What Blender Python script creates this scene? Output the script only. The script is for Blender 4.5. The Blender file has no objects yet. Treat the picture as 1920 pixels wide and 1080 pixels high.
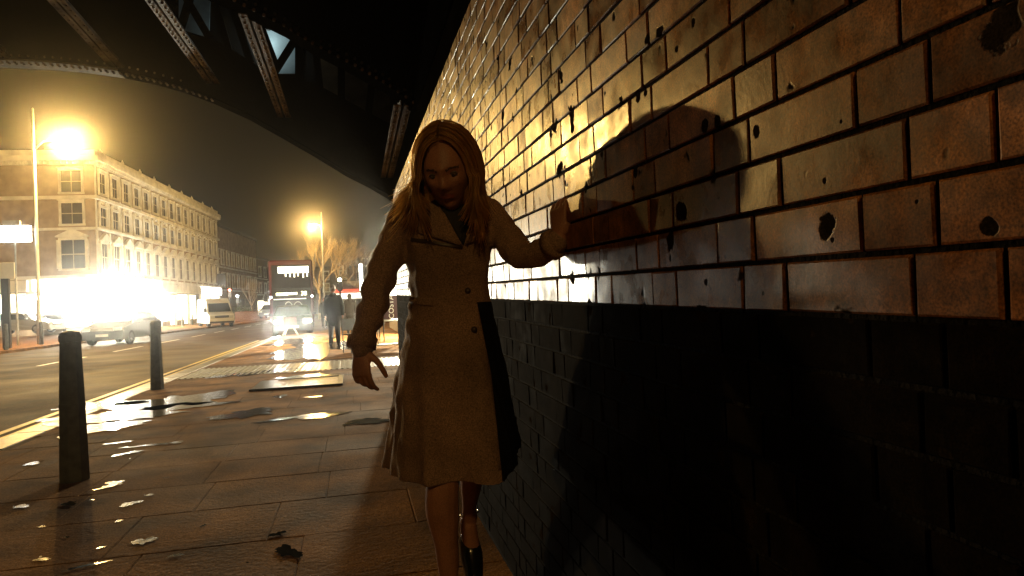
import bpy, bmesh, math, random
from math import radians as R, sin, cos, pi, sqrt, tan
from mathutils import Vector, Matrix, noise
from mathutils.bvhtree import BVHTree
random.seed(7)
sc = bpy.context.scene
COL = sc.collection
# ------------------------------------------------------------------ camera
F, CH = 1261.0, 1.15
cam = bpy.data.cameras.new("camera"); cam.sensor_width = 36; cam.lens = 36*F/1920
cam.clip_start = 0.02; cam.clip_end = 900
camo = bpy.data.objects.new("camera", cam); COL.objects.link(camo)
CM = Matrix.Rotation(R(-13.3), 4, 'Z') @ Matrix.Rotation(R(90.98), 4, 'X') @ Matrix.Rotation(R(-2.5), 4, 'Z')
camo.matrix_world = Matrix.Translation((0, 0, CH)) @ CM
sc.camera = camo
# ------------------------------------------------------------------ exposure, world
sc.render.engine = 'CYCLES'
sc.view_settings.view_transform = 'Standard'; sc.view_settings.look = 'None'
sc.view_settings.gamma = 1; sc.view_settings.use_curve_mapping = False
sc.view_settings.exposure = 0.0
cy = sc.cycles
cy.use_denoising = True
try: cy.denoiser = 'OPENIMAGEDENOISE'
except Exception: pass
cy.max_bounces = 6; cy.diffuse_bounces = 3; cy.glossy_bounces = 3; cy.volume_bounces = 0
cy.transmission_bounces = 3; cy.transparent_max_bounces = 6
cy.sample_clamp_indirect = 4; cy.sample_clamp_direct = 0
cy.caustics_reflective = False; cy.caustics_refractive = False
w = bpy.data.worlds.new("World"); sc.world = w; w.use_nodes = True
nt = w.node_tree; bg = nt.nodes['Background']
bg.inputs['Color'].default_value = (1.0, 0.72, 0.36, 1); bg.inputs['Strength'].default_value = 0.003
SODIUM = (1.0, 0.60, 0.17)
HAZE, HANI = .0014, .97
# ------------------------------------------------------------------ placing helpers
def ray(x, y): return (CM.to_3x3() @ Vector(((x-960)/F, -(y-540)/F, -1)))
FWD = CM.to_3x3() @ Vector((0, 0, -1)); RGT = CM.to_3x3() @ Vector((1, 0, 0)); UPV = CM.to_3x3() @ Vector((0, 1, 0))
CP = Vector((0, 0, CH))
def at(x, y, Z): return CP + ray(x, y)*Z          # a place Z metres ahead
def onz(x, y, z=0.0):
    v = ray(x, y); return CP + v*((z-CH)/v.z)
def ony(x, y, Y):
    v = ray(x, y); return CP + v*(Y/v.y)
# ------------------------------------------------------------------ mesh helpers
class MB:
    def __init__(s): s.v = []; s.f = []; s.m = []
    def add(s, vs, fs, mi=0):
        b = len(s.v); s.v += [tuple(p) for p in vs]; s.f += [tuple(b+i for i in f) for f in fs]; s.m += [mi]*len(fs)
    def box(s, x0, x1, y0, y1, z0, z1, mi=0, M=None):
        vs = [Vector(p) for p in ((x0,y0,z0),(x1,y0,z0),(x1,y1,z0),(x0,y1,z0),(x0,y0,z1),(x1,y0,z1),(x1,y1,z1),(x0,y1,z1))]
        if M: vs = [M @ p for p in vs]
        s.add(vs, [(0,3,2,1),(4,5,6,7),(0,1,5,4),(1,2,6,5),(2,3,7,6),(3,0,4,7)], mi)
    def cham(s, x0, x1, y0, y1, z0, z1, c, mi=0, M=None):
        # box whose six faces are chamfered by c
        bm = bmesh.new(); bmesh.ops.create_cube(bm, size=1)
        for p in bm.verts: p.co = Vector((x0+(x1-x0)*(p.co.x+.5), y0+(y1-y0)*(p.co.y+.5), z0+(z1-z0)*(p.co.z+.5)))
        bmesh.ops.bevel(bm, geom=bm.edges[:], offset=c, segments=1, affect='EDGES')
        bm.verts.index_update()
        vs = [p.co.copy() for p in bm.verts]
        if M: vs = [M @ p for p in vs]
        s.add(vs, [[q.index for q in f.verts] for f in bm.faces], mi); bm.free()
    def tube(s, pts, rad, n=8, mi=0, cap=True, ell=None, up=None):
        pts = [Vector(p) for p in pts]
        if not hasattr(rad, '__len__'): rad = [rad]*len(pts)
        t0 = (pts[1]-pts[0]).normalized()
        a = Vector(up) if up else (Vector((0,0,1)) if abs(t0.z) < .9 else Vector((1,0,0)))
        u = (a - t0*a.dot(t0)).normalized(); vs = []; fs = []
        for i, p in enumerate(pts):
            t = (pts[min(i+1, len(pts)-1)]-pts[max(i-1, 0)]).normalized()
            u = (u - t*u.dot(t)).normalized(); w_ = t.cross(u)
            ru, rw = (rad[i], rad[i]) if not ell else (rad[i]*ell[0], rad[i]*ell[1])
            for k in range(n):
                an = 2*pi*k/n; vs.append(p + u*cos(an)*ru + w_*sin(an)*rw)
        for i in range(len(pts)-1):
            for k in range(n):
                k2 = (k+1) % n; fs.append((i*n+k, i*n+k2, (i+1)*n+k2, (i+1)*n+k))
        if cap:
            fs.append(tuple(range(n-1, -1, -1))); fs.append(tuple((len(pts)-1)*n+k for k in range(n)))
        s.add(vs, fs, mi)
    def lathe(s, prof, n=16, c=(0,0,0), mi=0):
        vs = []; fs = []
        for r, z in prof:
            for k in range(n):
                vs.append((c[0]+r*cos(2*pi*k/n), c[1]+r*sin(2*pi*k/n), c[2]+z))
        m = len(prof)
        for i in range(m-1):
            for k in range(n):
                k2 = (k+1) % n; fs.append((i*n+k, i*n+k2, (i+1)*n+k2, (i+1)*n+k))
        fs.append(tuple(range(n-1, -1, -1))); fs.append(tuple((m-1)*n+k for k in range(n)))
        s.add(vs, fs, mi)
    def prism(s, poly, d, mi=0):
        # polygon of 3-D points swept along vector d
        n = len(poly); poly = [Vector(p) for p in poly]; d = Vector(d)
        s.add(poly+[p+d for p in poly], [tuple(range(n)), tuple(range(2*n-1, n-1, -1))]+[(i, i+n, (i+1) % n+n, (i+1) % n) for i in range(n)], mi)
    def sphere(s, c, r, nu=12, nv=8, mi=0, M=None):
        vs = []; fs = []; c = Vector(c)
        for j in range(1, nv):
            for i in range(nu):
                a = 2*pi*i/nu; b = pi*j/nv
                p = Vector((r[0]*sin(b)*cos(a), r[1]*sin(b)*sin(a), r[2]*cos(b)))
                vs.append(c + (M @ p if M else p))
        t = Vector((0,0,r[2])); t = M @ t if M else t
        vs += [c+t, c-t]; T, B = len(vs)-2, len(vs)-1
        for j in range(nv-2):
            for i in range(nu):
                i2 = (i+1) % nu; fs.append((j*nu+i, (j+1)*nu+i, (j+1)*nu+i2, j*nu+i2))
        for i in range(nu):
            i2 = (i+1) % nu; fs.append((T, i, i2)); fs.append((B, (nv-2)*nu+i2, (nv-2)*nu+i))
        s.add(vs, fs, mi)
    def mesh(s, name, mats, smooth=False, fix=True):
        me = bpy.data.meshes.new(name); me.from_pydata(s.v, [], s.f)
        for m in (mats if isinstance(mats, (list, tuple)) else [mats]): me.materials.append(m)
        me.polygons.foreach_set('material_index', s.m)
        if fix:
            bm = bmesh.new(); bm.from_mesh(me); bmesh.ops.recalc_face_normals(bm, faces=bm.faces); bm.to_mesh(me); bm.free()
        if smooth: me.polygons.foreach_set('use_smooth', [True]*len(me.polygons))
        me.update(); return me
    def obj(s, name, mats, parent=None, smooth=False, fix=True):
        return link(name, s.mesh(name, mats, smooth, fix), parent)
def link(name, data, parent=None, loc=None):
    o = bpy.data.objects.new(name, data); COL.objects.link(o)
    if parent: o.parent = parent
    if loc is not None: o.location = loc
    return o
def tag(o, label=None, cat=None, group=None, kind=None):
    if label: o['label'] = label
    if cat: o['category'] = cat
    if group: o['group'] = group
    if kind: o['kind'] = kind
    return o
def thing(name, label, cat, loc=(0,0,0), rz=0, group=None):
    o = link(name, None, None, loc); o.rotation_euler = (0, 0, rz); o.empty_display_size = .2
    return tag(o, label, cat, group)
def kids(o): return [c for c in bpy.data.objects if c.parent == o]
def dup(o, loc=None, rz=None, label=None):
    ks = {}
    for c in bpy.data.objects:
        if c.parent: ks.setdefault(c.parent.name, []).append(c)
    def rec(a, par):
        c = a.copy(); COL.objects.link(c)
        if par: c.parent = par
        for k in ks.get(a.name, []): rec(k, c)
        return c
    c = rec(o, None)
    if loc is not None: c.location = loc
    if rz is not None: c.rotation_euler = (0, 0, rz)
    if label: c['label'] = label
    return c
def light(name, kind, loc, power, color, size=.1, parent=None, aim=None, spot=None, blend=.6):
    l = bpy.data.lights.new(name, kind); l.energy = power; l.color = color
    if kind == 'AREA': l.size = size
    else: l.shadow_soft_size = size
    if spot: l.spot_size = R(spot); l.spot_blend = blend
    o = link(name, l, parent, loc)
    if aim is not None: o.rotation_euler = (Vector(aim)-Vector(loc)).to_track_quat('-Z', 'Y').to_euler()
    return o
# ------------------------------------------------------------------ materials
def mat(name, col, rough=.6, metal=0., var=.25, scale=8., bump=0., bscale=None, spec=.5, coat=0., col2=None, rvar=0., island=0., coord='Object', coatr=.1, grain=0., gscale=400):
    m = bpy.data.materials.new(name); m.use_nodes = True; t = m.node_tree; N = t.nodes; L = t.links
    b = N['Principled BSDF']; b.inputs['Metallic'].default_value = metal; b.inputs['Roughness'].default_value = rough
    b.inputs['Specular IOR Level'].default_value = spec; b.inputs['Coat Weight'].default_value = coat; b.inputs['Coat Roughness'].default_value = coatr
    tc = N.new('ShaderNodeTexCoord'); nz = N.new('ShaderNodeTexNoise'); nz.inputs['Scale'].default_value = scale; nz.inputs['Detail'].default_value = 5
    src = tc.outputs['Object']
    if coord == 'World':
        g = N.new('ShaderNodeNewGeometry'); src = g.outputs['Position']
    L.new(src, nz.inputs['Vector'])
    c2 = col2 or tuple(c*(1-var) for c in col); c1 = tuple(min(1, c*(1+var*.6)) for c in col) if not col2 else col
    mx = N.new('ShaderNodeMix'); mx.data_type = 'RGBA'
    rp = N.new('ShaderNodeMapRange'); rp.inputs[1].default_value = .32; rp.inputs[2].default_value = .68
    L.new(nz.outputs['Fac'], rp.inputs[0]); L.new(rp.outputs[0], mx.inputs[0])
    mx.inputs[6].default_value = (*c2, 1); mx.inputs[7].default_value = (*c1, 1)
    out = mx.outputs[2]
    if island:
        g = N.new('ShaderNodeNewGeometry'); oi = N.new('ShaderNodeObjectInfo'); ad = N.new('ShaderNodeMath'); ad.operation = 'ADD'
        L.new(g.outputs['Random Per Island'], ad.inputs[0]); L.new(oi.outputs['Random'], ad.inputs[1])
        fr = N.new('ShaderNodeMath'); fr.operation = 'FRACT'; L.new(ad.outputs[0], fr.inputs[0])
        mr = N.new('ShaderNodeMapRange'); mr.inputs[3].default_value = 1-island; mr.inputs[4].default_value = 1+island*.5; L.new(fr.outputs[0], mr.inputs[0])
        hv = N.new('ShaderNodeHueSaturation'); L.new(mr.outputs[0], hv.inputs['Value']); L.new(out, hv.inputs['Color']); out = hv.outputs[0]
    if grain:
        gn = N.new('ShaderNodeTexNoise'); gn.inputs['Scale'].default_value = gscale; gn.inputs['Detail'].default_value = 2; L.new(src, gn.inputs['Vector'])
        gm = N.new('ShaderNodeMapRange'); gm.inputs[1].default_value = .3; gm.inputs[2].default_value = .7; gm.inputs[3].default_value = 1-grain; gm.inputs[4].default_value = 1+grain; L.new(gn.outputs['Fac'], gm.inputs[0])
        gh = N.new('ShaderNodeHueSaturation'); L.new(gm.outputs[0], gh.inputs['Value']); L.new(out, gh.inputs['Color']); out = gh.outputs[0]
    L.new(out, b.inputs['Base Color'])
    if rvar:
        r2 = N.new('ShaderNodeMapRange'); r2.inputs[1].default_value = .35; r2.inputs[2].default_value = .65
        r2.inputs[3].default_value = max(.02, rough-rvar); r2.inputs[4].default_value = min(1, rough+rvar)
        n2 = N.new('ShaderNodeTexNoise'); n2.inputs['Scale'].default_value = scale*.37; n2.inputs['Detail'].default_value = 4; L.new(src, n2.inputs['Vector'])
        L.new(n2.outputs['Fac'], r2.inputs[0]); L.new(r2.outputs[0], b.inputs['Roughness'])
    if bump:
        n3 = N.new('ShaderNodeTexNoise'); n3.inputs['Scale'].default_value = bscale or scale*4; n3.inputs['Detail'].default_value = 4; L.new(src, n3.inputs['Vector'])
        bp = N.new('ShaderNodeBump'); bp.inputs['Strength'].default_value = bump; bp.inputs['Distance'].default_value = .01
        L.new(n3.outputs['Fac'], bp.inputs['Height']); L.new(bp.outputs[0], b.inputs['Normal'])
        if coat: L.new(bp.outputs[0], b.inputs['Coat Normal'])
    return m
def emit(name, col, s, base=(.5,.5,.5)):
    m = bpy.data.materials.new(name); m.use_nodes = True; b = m.node_tree.nodes['Principled BSDF']
    b.inputs['Base Color'].default_value = (*base, 1); b.inputs['Emission Color'].default_value = (*col, 1); b.inputs['Emission Strength'].default_value = s
    return m
M_steel = mat('black_painted_steel', (.010,.008,.006), .7, .0, .4, 3, .3, 25, spec=.15)
M_steelpale = mat('grimy_cream_steel', (.5,.43,.3), .6, 0, .75, 3.2, .35, 30, col2=(.05,.035,.02))
M_asphalt = mat('wet_asphalt', (.06,.038,.017), .75, 0, .6, .9, .6, 60, spec=.12, coord='World', rvar=.12, grain=.5, gscale=60)
M_slab = mat('wet_paving_stone', (.22,.11,.036), .9, 0, .6, 2.0, .4, 34, spec=.04, coord='World', rvar=.1, island=.12, grain=.55, gscale=110)
M_kerb = mat('granite_kerb', (.22,.2,.16), .4, 0, .3, 8, .35, 60, coord='World', island=.2)
M_yellow = mat('worn_yellow_paint', (.55,.38,.08), .5, 0, .4, 14, .2, coord='World')
M_white = mat('white_paint', (.7,.68,.6), .45, 0, .15, 10)
M_black = mat('black_gloss_paint', (.02,.02,.02), .3, 0, .3, 10, coat=.3)
M_boll = mat('weathered_bollard_paint', (.09,.09,.07), .42, 0, .4, 14, .3, 60)
M_glass = mat('dark_glass', (.02,.022,.025), .06, 0, .1, 3)
M_rubber = mat('tyre_rubber', (.02,.02,.02), .8)
M_rim = mat('alloy_rim', (.4,.4,.4), .35, .8)
M_flatblack = mat('flat_black_steel', (.004,.0035,.003), 1, 0, .4, 3, spec=0)  # near-black without sheen, so deck, bed stone and flange stay dark
M_grime = mat('grimy_mortar', (.010,.007,.004), 1, 0, .5, 20, .6, 90, spec=.05, coord='World')
M_galv = mat('galvanised_steel', (.4,.4,.36), .45, .4, .2, 6)
M_water = mat('standing_water', (.012,.010,.008), .16, 0, .1, 3, .25, 14, coord='World')

# ------------------------------------------------------------------ ground
def sheet(name, poly, z, m, th=.0, kind='structure', parent=None):
    b = MB(); n = len(poly)
    b.add([(x, y, z) for x, y in poly], [tuple(range(n))])
    o = b.obj(name, m, parent, fix=False)
    if kind: o['kind'] = kind
    return o
sheet('road', [(-260, -60), (260, -60), (260, 420), (-260, 420)], -.11, M_asphalt)
def lerp(a, b, t): return a+(b-a)*t
# near pavement: a base with paving slabs laid on it as far as they can be told apart
pv = MB(); pv.add([(-3.45,-14,-.0085),(14,-14,-.0085),(14,31,-.0085),(-3.3,31,-.0085)], [(0,1,2,3)])
pave = pv.obj('pavement', mat('damp_joint_sand', (.11,.06,.025), .9, 0, .4, 6, .4, 50, spec=.05, coord='World'), fix=False); pave['kind'] = 'structure'
rnd = random.Random(3)
slab_meshes = {}
def slab_mesh(wd, dp, k):
    key = (round(wd, 2), round(dp, 2), k)
    if key not in slab_meshes:
        b = MB(); g = .0012; tilt = [rnd.uniform(-.002, .0) for _ in range(4)]
        x1, y1 = wd/2-g, dp/2-g; c = .006
        top = [(-x1+c,-y1+c,tilt[0]),(x1-c,-y1+c,tilt[1]),(x1-c,y1-c,tilt[2]),(-x1+c,y1-c,tilt[3])]
        mid = [(-x1,-y1,-.005),(x1,-y1,-.005),(x1,y1,-.005),(-x1,y1,-.005)]
        bot = [(-x1,-y1,-.05),(x1,-y1,-.05),(x1,y1,-.05),(-x1,y1,-.05)]
        fs = [(0,1,2,3)]
        for a in (0, 4):
            for i in range(4):
                j = (i+1) % 4; fs.append((a+i, a+4+i, a+4+j, a+j))
        b.add(top+mid+bot, fs); slab_meshes[key] = b.mesh('paving_slab', M_slab)
    return slab_meshes[key]
ns = 0; rest = MB()
Y0 = 3.62-.67*8; DY = .668
TACT = (13.3, 15.3)
for r_ in range(0, 50):
    y = Y0+DY*(r_+.5)
    if y > 30.6: break
    if TACT[0]-.2 < y < TACT[1]+.2: continue
    x = .56; x = -.29+.78*((r_*37) % 10)/10.0+.6
    if abs(y-3.29) < .4: x = .46
    if abs(y-3.95) < .4: x = .28
    x = min(x, .78)
    first = True
    right = .8 if y < 10 else 6.0
    while x < right: x += .75
    xs = x
    while xs > -3.12:
        wd = .75 if rnd.random() < .75 else .6
        if xs-wd < -3.12-.0: wd = xs+3.13
        if wd < .12: break
        if y < 16 and ns < 290 and xs-wd < .8:
            o = link('paving_slab', slab_mesh(wd, DY, ns % 4), pave, (xs-wd/2, y, rnd.uniform(-.0025, 0))); ns += 1
        else:
            rest.cham(xs-wd+.004, xs-.004, y-DY/2+.004, y+DY/2-.004, -.05, rnd.uniform(-.003, 0), .006)
        xs -= wd
ro = rest.obj('paving_slabs_far', M_slab, pave); ro['kind'] = 'stuff'; ro.name = 'paving_field'
# tactile strip of ribbed slabs
tb = MB()
M_tact = mat('pale_ribbed_paving', (.3,.26,.17), .35, 0, .3, 5, .3, 60, coord='World')
k = 0
xx = -3.1
while xx < .7:
    tb.cham(xx+.004, xx+.396, TACT[0]-.35+0.02, TACT[1]-.3, -.045, -.006, .004)
    for j in range(4): tb.box(xx+.03+j*.1, xx+.07+j*.1, TACT[0]-.33, TACT[1]-.32, -.006, .007)
    xx += .4
tact = tb.obj('tactile_strip', M_tact, pave); tact['label'] = 'ribbed tactile paving strip across the pavement'
# fill beyond tactile row and behind
sheet('pavement_apron', [(-3.12,12.55),(1.5,12.55),(1.5,15.4),(-3.12,15.4)], -.025, M_slab)
# kerb stones
kb = MB(); kb.cham(-.15, .15, -.455, .455, -.2, 0, .015); kme = kb.mesh('kerb_stone', M_kerb)
for i in range(48):
    y = -10+.92*i
    if y > 31: break
    link('kerb_stone', kme, pave, (-3.29, y, 0))
sheet('road_lines_base', [(-3.5,-14),(-3.5,31),(-3.44,31),(-3.44,-14)], -.106, M_grime).name = 'gutter'
dl = MB()
for x in (-3.78, -3.98): dl.add([(x,-14,-.104),(x+.1,-14,-.104),(x+.1,30,-.104),(x,30,-.104)], [(0,1,2,3)])
o = dl.obj('road_line', M_yellow, fix=False); o['kind'] = 'structure'
cl = MB()
for i in range(14):
    y = 3+i*6
    cl.add([(-8.55,y,-.104),(-8.43,y,-.104),(-8.43,y+3.4,-.104),(-8.55,y+3.4,-.104)], [(0,1,2,3)])
o = cl.obj('road_line', M_white, fix=False); o['kind'] = 'structure'
# pavement beyond the bend
fp = [(-3.14,31),(-2.6,32.6),(-1.6,35),(-.6,40),(.2,50),(1.2,70),(3.5,110),(40,110),(40,31)]
b = MB(); n = len(fp); b.add([(x,y,-.3) for x,y in fp]+[(x,y,0) for x,y in fp], [tuple(range(n,2*n))]+[(i,(i+1)%n,n+(i+1)%n,n+i) for i in range(n)])
o = b.obj('far_pavement', M_slab); o['kind'] = 'structure'
b = MB(); b.add([(6,10.2,-.012),(1.3,10.2,-.012),(1.3,31,-.012),(6,31,-.012)],[(0,1,2,3)])
b.obj('pavement_side', M_slab, fix=False)['kind'] = 'structure'
# opposite pavement
op = [(-13.5,-60),(-13.5,36),(-12.4,46),(-11.2,62),(-9.7,84),(-6,130),(-90,130),(-90,-60)]
b = MB(); n = len(op); b.add([(x,y,-.3) for x,y in op]+[(x,y,0) for x,y in op], [tuple(range(n,2*n))]+[(i,(i+1)%n,n+(i+1)%n,n+i) for i in range(n)])
o = b.obj('opposite_pavement', M_slab); o['kind'] = 'structure'

# cellar cover with frame, standing a little proud of the paving
cov = thing('pavement_cover', 'metal edged rectangular inspection cover set in the paving before the ribbed strip', 'manhole cover')
p = [(-1.22,10.45),(-.28,10.45),(-.28,11.5),(-1.22,11.5)]
b = MB(); b.box(-1.22,-.28,10.4,11.45,-.02,.018); b.obj('cover_plate', mat('concrete_infill', (.24,.2,.14), .4, 0, .3, 9, .4, 50), cov)
b = MB()
b.box(-1.5,-1.225,10.3,11.55,-.02,.012); b.box(-.275,-.2,10.3,11.55,-.02,.03); b.box(-1.5,-.2,10.24,10.297,-.02,.03); b.box(-1.22,-.28,11.453,11.53,-.02,.03)
b.obj('cover_frame', mat('dark_iron', (.04,.035,.03), .35, .3, .3, 12), cov)
# water lying on the paving (real pooled sheets, irregular outlines)
M_still = mat('still_dark_water', (.006,.005,.004), .03, 0, .1, 3, coord='World')
def puddle(cx, cy, rx, ry, seed, ang=0, z=.0035):
    rr = random.Random(seed); n = 40; vs = []
    ph = [rr.uniform(0, 6.28) for _ in range(6)]
    for i in range(n):
        a = 2*pi*i/n; r = 1+.22*sin(2*a+ph[0])+.16*sin(3*a+ph[1])+.13*sin(5*a+ph[2])+.13*sin(7*a+ph[3])+.1*sin(13*a+ph[4])
        x, y = rx*r*cos(a), ry*r*sin(a); vs.append((cx+x*cos(ang)-y*sin(ang), cy+x*sin(ang)+y*cos(ang), z))
    b = MB(); b.add([(cx, cy, z)]+vs, [(0, 1+i, 1+(i+1) % n) for i in range(n)])
    o = b.obj('puddle', M_still if seed in (6, 7, 5) else M_water, fix=False); o['kind'] = 'stuff'; return o
for (x, y, rx, ry, s) in [(330,752,.62,.75,1),(250,775,.9,.5,2),(200,800,.35,.35,21),(560,782,.34,.10,3),(605,780,.22,.12,4),(690,790,.22,.16,5),(540,1035,.05,.085,6),(520,1002,.04,.03,7),
                      (460,776,.3,.3,8),(270,1015,.05,.05,9),(215,905,.05,.04,10),(245,945,.06,.04,11),(130,945,.04,.05,12),(280,835,.16,.05,13),(225,830,.1,.04,14),(525,743,.09,.12,15),
                      (160,1062,.07,.018,16),(330,1042,.03,.02,17),(240,850,.1,.05,18),(40,950,.04,.04,19),(205,912,.09,.03,20),(60,870,.06,.05,23),(330,830,.07,.05,24),(590,744,.1,.06,25),(575,705,.5,.2,27),(470,700,.7,.35,28),(190,760,.5,.35,29)]:
    p = onz(x, y); puddle(p.x, p.y, rx, ry, s, .1*s % 1.2)
rg = random.Random(12)
for i in range(14):
    x, y = rg.uniform(0, 470), rg.uniform(800, 1070); p = onz(x, y); s_ = rg.uniform(.006, .018)
    if rg.random() < .25: s_ *= 1.6
    puddle(p.x, p.y, s_*rg.uniform(.8, 2.2), s_*rg.uniform(.6, 1.3), 100+i, rg.uniform(0, 3))
puddle(-1.0, 20, 1.1, 3.5, 31); puddle(-1.9, 25.5, .9, 2.5, 32)
# ------------------------------------------------------------------ brick wall
SL = .019; W0 = 1.097; CO = .0755; XW = .60
wall = thing('brick_wall', 'long glazed brick bridge wall, buff above and black painted below', 'wall', (XW, 0, 0))
def brick_mat(name, c1, c2, rough, spots, spec=.6):
    m = bpy.data.materials.new(name); m.use_nodes = True; t = m.node_tree; N = t.nodes; L = t.links; b = N['Principled BSDF']
    g = N.new('ShaderNodeNewGeometry'); oi = N.new('ShaderNodeObjectInfo')
    def math_(op, a, b_=None, c=None):
        q = N.new('ShaderNodeMath'); q.operation = op
        for i, v in enumerate((a, b_, c)):
            if v is None: continue
            if isinstance(v, (int, float)): q.inputs[i].default_value = v
            else: L.new(v, q.inputs[i])
        return q.outputs[0]
    def nz(s, d=5, r=.5, vec=None):
        q = N.new('ShaderNodeTexNoise'); q.inputs['Scale'].default_value = s; q.inputs['Detail'].default_value = d; q.inputs['Roughness'].default_value = r
        L.new(vec or g.outputs['Position'], q.inputs['Vector']); return q
    def mix(f, a, c):
        q = N.new('ShaderNodeMix'); q.data_type = 'RGBA'
        L.new(f, q.inputs[0])
        for i, v in ((6, a), (7, c)):
            if isinstance(v, tuple): q.inputs[i].default_value = (*v, 1)
            else: L.new(v, q.inputs[i])
        return q.outputs[2]
    def rng(v, a, c, d=0., e=1.):
        q = N.new('ShaderNodeMapRange'); L.new(v, q.inputs[0])
        for i, x in enumerate((a, c, d, e)): q.inputs[i+1].default_value = x
        return q.outputs[0]
    rd = math_('FRACT', math_('ADD', g.outputs['Random Per Island'], oi.outputs['Random']))
    base = mix(rng(nz(9).outputs[0], .35, .65), c2, c1)
    # vertical streaks of dirt
    mp = N.new('ShaderNodeMapping'); mp.inputs['Scale'].default_value = (30, 30, 2.2); L.new(g.outputs['Position'], mp.inputs['Vector'])
    st = nz(1, 4, .6, mp.outputs[0])
    base = mix(rng(st.outputs[0], .52, .8, 0, .7), base, tuple(x*.3 for x in c2))
    hv = N.new('ShaderNodeHueSaturation'); L.new(rng(rd, 0, 1, .62, 1.2), hv.inputs['Value']); L.new(base, hv.inputs['Color']); base = hv.outputs[0]
    # fine speckle
    base = mix(rng(nz(95, 3).outputs[0], .6, .75, 0, .55), base, tuple(x*.25 for x in c2))
    base = mix(rng(nz(4.3, 7, .7).outputs[0], .46, .68, 0, .85), base, tuple(x*.35 for x in c2))
    # chipped glaze: irregular dark patches at fixed places plus scattered nicks
    dist = nz(26, 4, .65); acc = rng(nz(13, 3, .5).outputs[0], .665, .69)
    for (py, pz, rr) in spots:
        cx = N.new('ShaderNodeCombineXYZ'); cx.inputs[0].default_value = XW; cx.inputs[1].default_value = py; cx.inputs[2].default_value = pz
        vd = N.new('ShaderNodeVectorMath'); vd.operation = 'DISTANCE'; L.new(g.outputs['Position'], vd.inputs[0]); L.new(cx.outputs[0], vd.inputs[1])
        dd = math_('ADD', vd.outputs['Value'], math_('MULTIPLY', math_('SUBTRACT', dist.outputs[0], .5), rr*2.6))
        acc = math_('MAXIMUM', acc, rng(dd, rr*.85, rr, 1, 0))
    base = mix(acc, base, (.018, .012, .007))
    gh = N.new('ShaderNodeHueSaturation'); L.new(rng(nz(330, 2).outputs[0], .3, .7, .45, 1.6), gh.inputs['Value']); L.new(base, gh.inputs['Color']); base = gh.outputs[0]
    gh = N.new('ShaderNodeHueSaturation'); L.new(rng(nz(38, 4, .7).outputs[0], .32, .68, .62, 1.35), gh.inputs['Value']); L.new(base, gh.inputs['Color']); base = gh.outputs[0]
    L.new(base, b.inputs['Base Color'])
    rgh = math_('ADD', rng(nz(17, 4).outputs[0], .3, .7, rough-.07, rough+.13), math_('MULTIPLY', rng(rd, 0, 1, -.04, .10), 1))
    L.new(math_('MAXIMUM', rgh, math_('MULTIPLY', acc, .8)), b.inputs['Roughness'])
    L.new(math_('MULTIPLY', math_('SUBTRACT', 1.0, acc), spec), b.inputs['Specular IOR Level'])
    hb = math_('ADD', math_('MULTIPLY', nz(22, 4).outputs[0], 1.0), math_('MULTIPLY', nz(110, 3).outputs[0], .35))
    hb = math_('SUBTRACT', hb, math_('MULTIPLY', acc, .7))
    bp = N.new('ShaderNodeBump'); bp.inputs['Strength'].default_value = .24; bp.inputs['Distance'].default_value = .0022
    L.new(hb, bp.inputs['Height']); L.new(bp.outputs[0], b.inputs['Normal'])
    return m
def onwall(x, y):
    v = ray(x, y); return CP + v*(XW/v.x)
SP = []
for (x, y, rpx) in [(1278,398,24),(1345,228,16),(1322,236,14),(1418,245,14),(1870,58,52),(1052,314,15),(1047,322,14),(1268,92,7),(1166,186,9),(1195,180,10),(1210,172,8),(1222,225,7),(1035,183,6),(943,215,12),
                    (921,240,7),(1550,425,26),(1560,450,8),(1852,425,20),(1688,58,7),(1690,75,5),(1578,228,5),(1192,322,14),(1720,378,7),(978,363,8),(1106,574,18),(1300,42,12),(1215,75,12),(1432,550,7),(1100,640,14),(1545,340,8),(1325,530,8)]:
    p = onwall(x, y); SP.append((p.y, p.z, rpx*p.y/1261*1.0*(1 if p.y > 0 else 1)))
M_bu = brick_mat('buff_glazed_brick', (.40,.155,.047), (.16,.056,.016), .29, SP, .2)
M_bd = brick_mat('black_painted_brick', (.010,.006,.003), (.005,.003,.0015), .95, SP[-8:-5], .02)
bm_cache = {}
def brick_mesh(L_, up, k):
    key = (L_ > .15, up, k)
    if key not in bm_cache:
        rr = random.Random(hash(key) & 255); hl, hh, c = L_/2, .0755/2-.0035, .0016+.0012*rr.random()
        b = MB(); o = [rr.uniform(-.0012, .0012) for _ in range(8)]
        ty, tz = rr.uniform(-.0009, .0009), rr.uniform(-.0009, .0009); o[0], o[1], o[2], o[3] = -ty-tz, ty-tz, ty+tz, -ty+tz
        fr = [(0+o[0], -hl+c+o[4]*.7, -hh+c), (0+o[1], hl-c+o[5]*.7, -hh+c), (0+o[2], hl-c, hh-c+o[6]*.7), (0+o[3], -hl+c, hh-c+o[7]*.7)]
        md = [(c, -hl, -hh), (c, hl, -hh), (c, hl, hh), (c, -hl, hh)]; bk = [(.03, p[1], p[2]) for p in md]
        fs = [(0,1,2,3)]
        for a in (0, 4):
            for i in range(4): fs.append((a+i, a+4+i, a+4+(i+1) % 4, a+(i+1) % 4))
        b.add(fr+md+bk, fs); bm_cache[key] = b.mesh('brick', M_bu if up else M_bd)
    return bm_cache[key]
WY1 = 9.75; WY0 = -6.0
cand = []
def proj(P):
    q = CM.inverted() @ (Vector(P)-CP); return (960+F*q.x/-q.z, 540-F*q.y/-q.z, -q.z)
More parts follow.
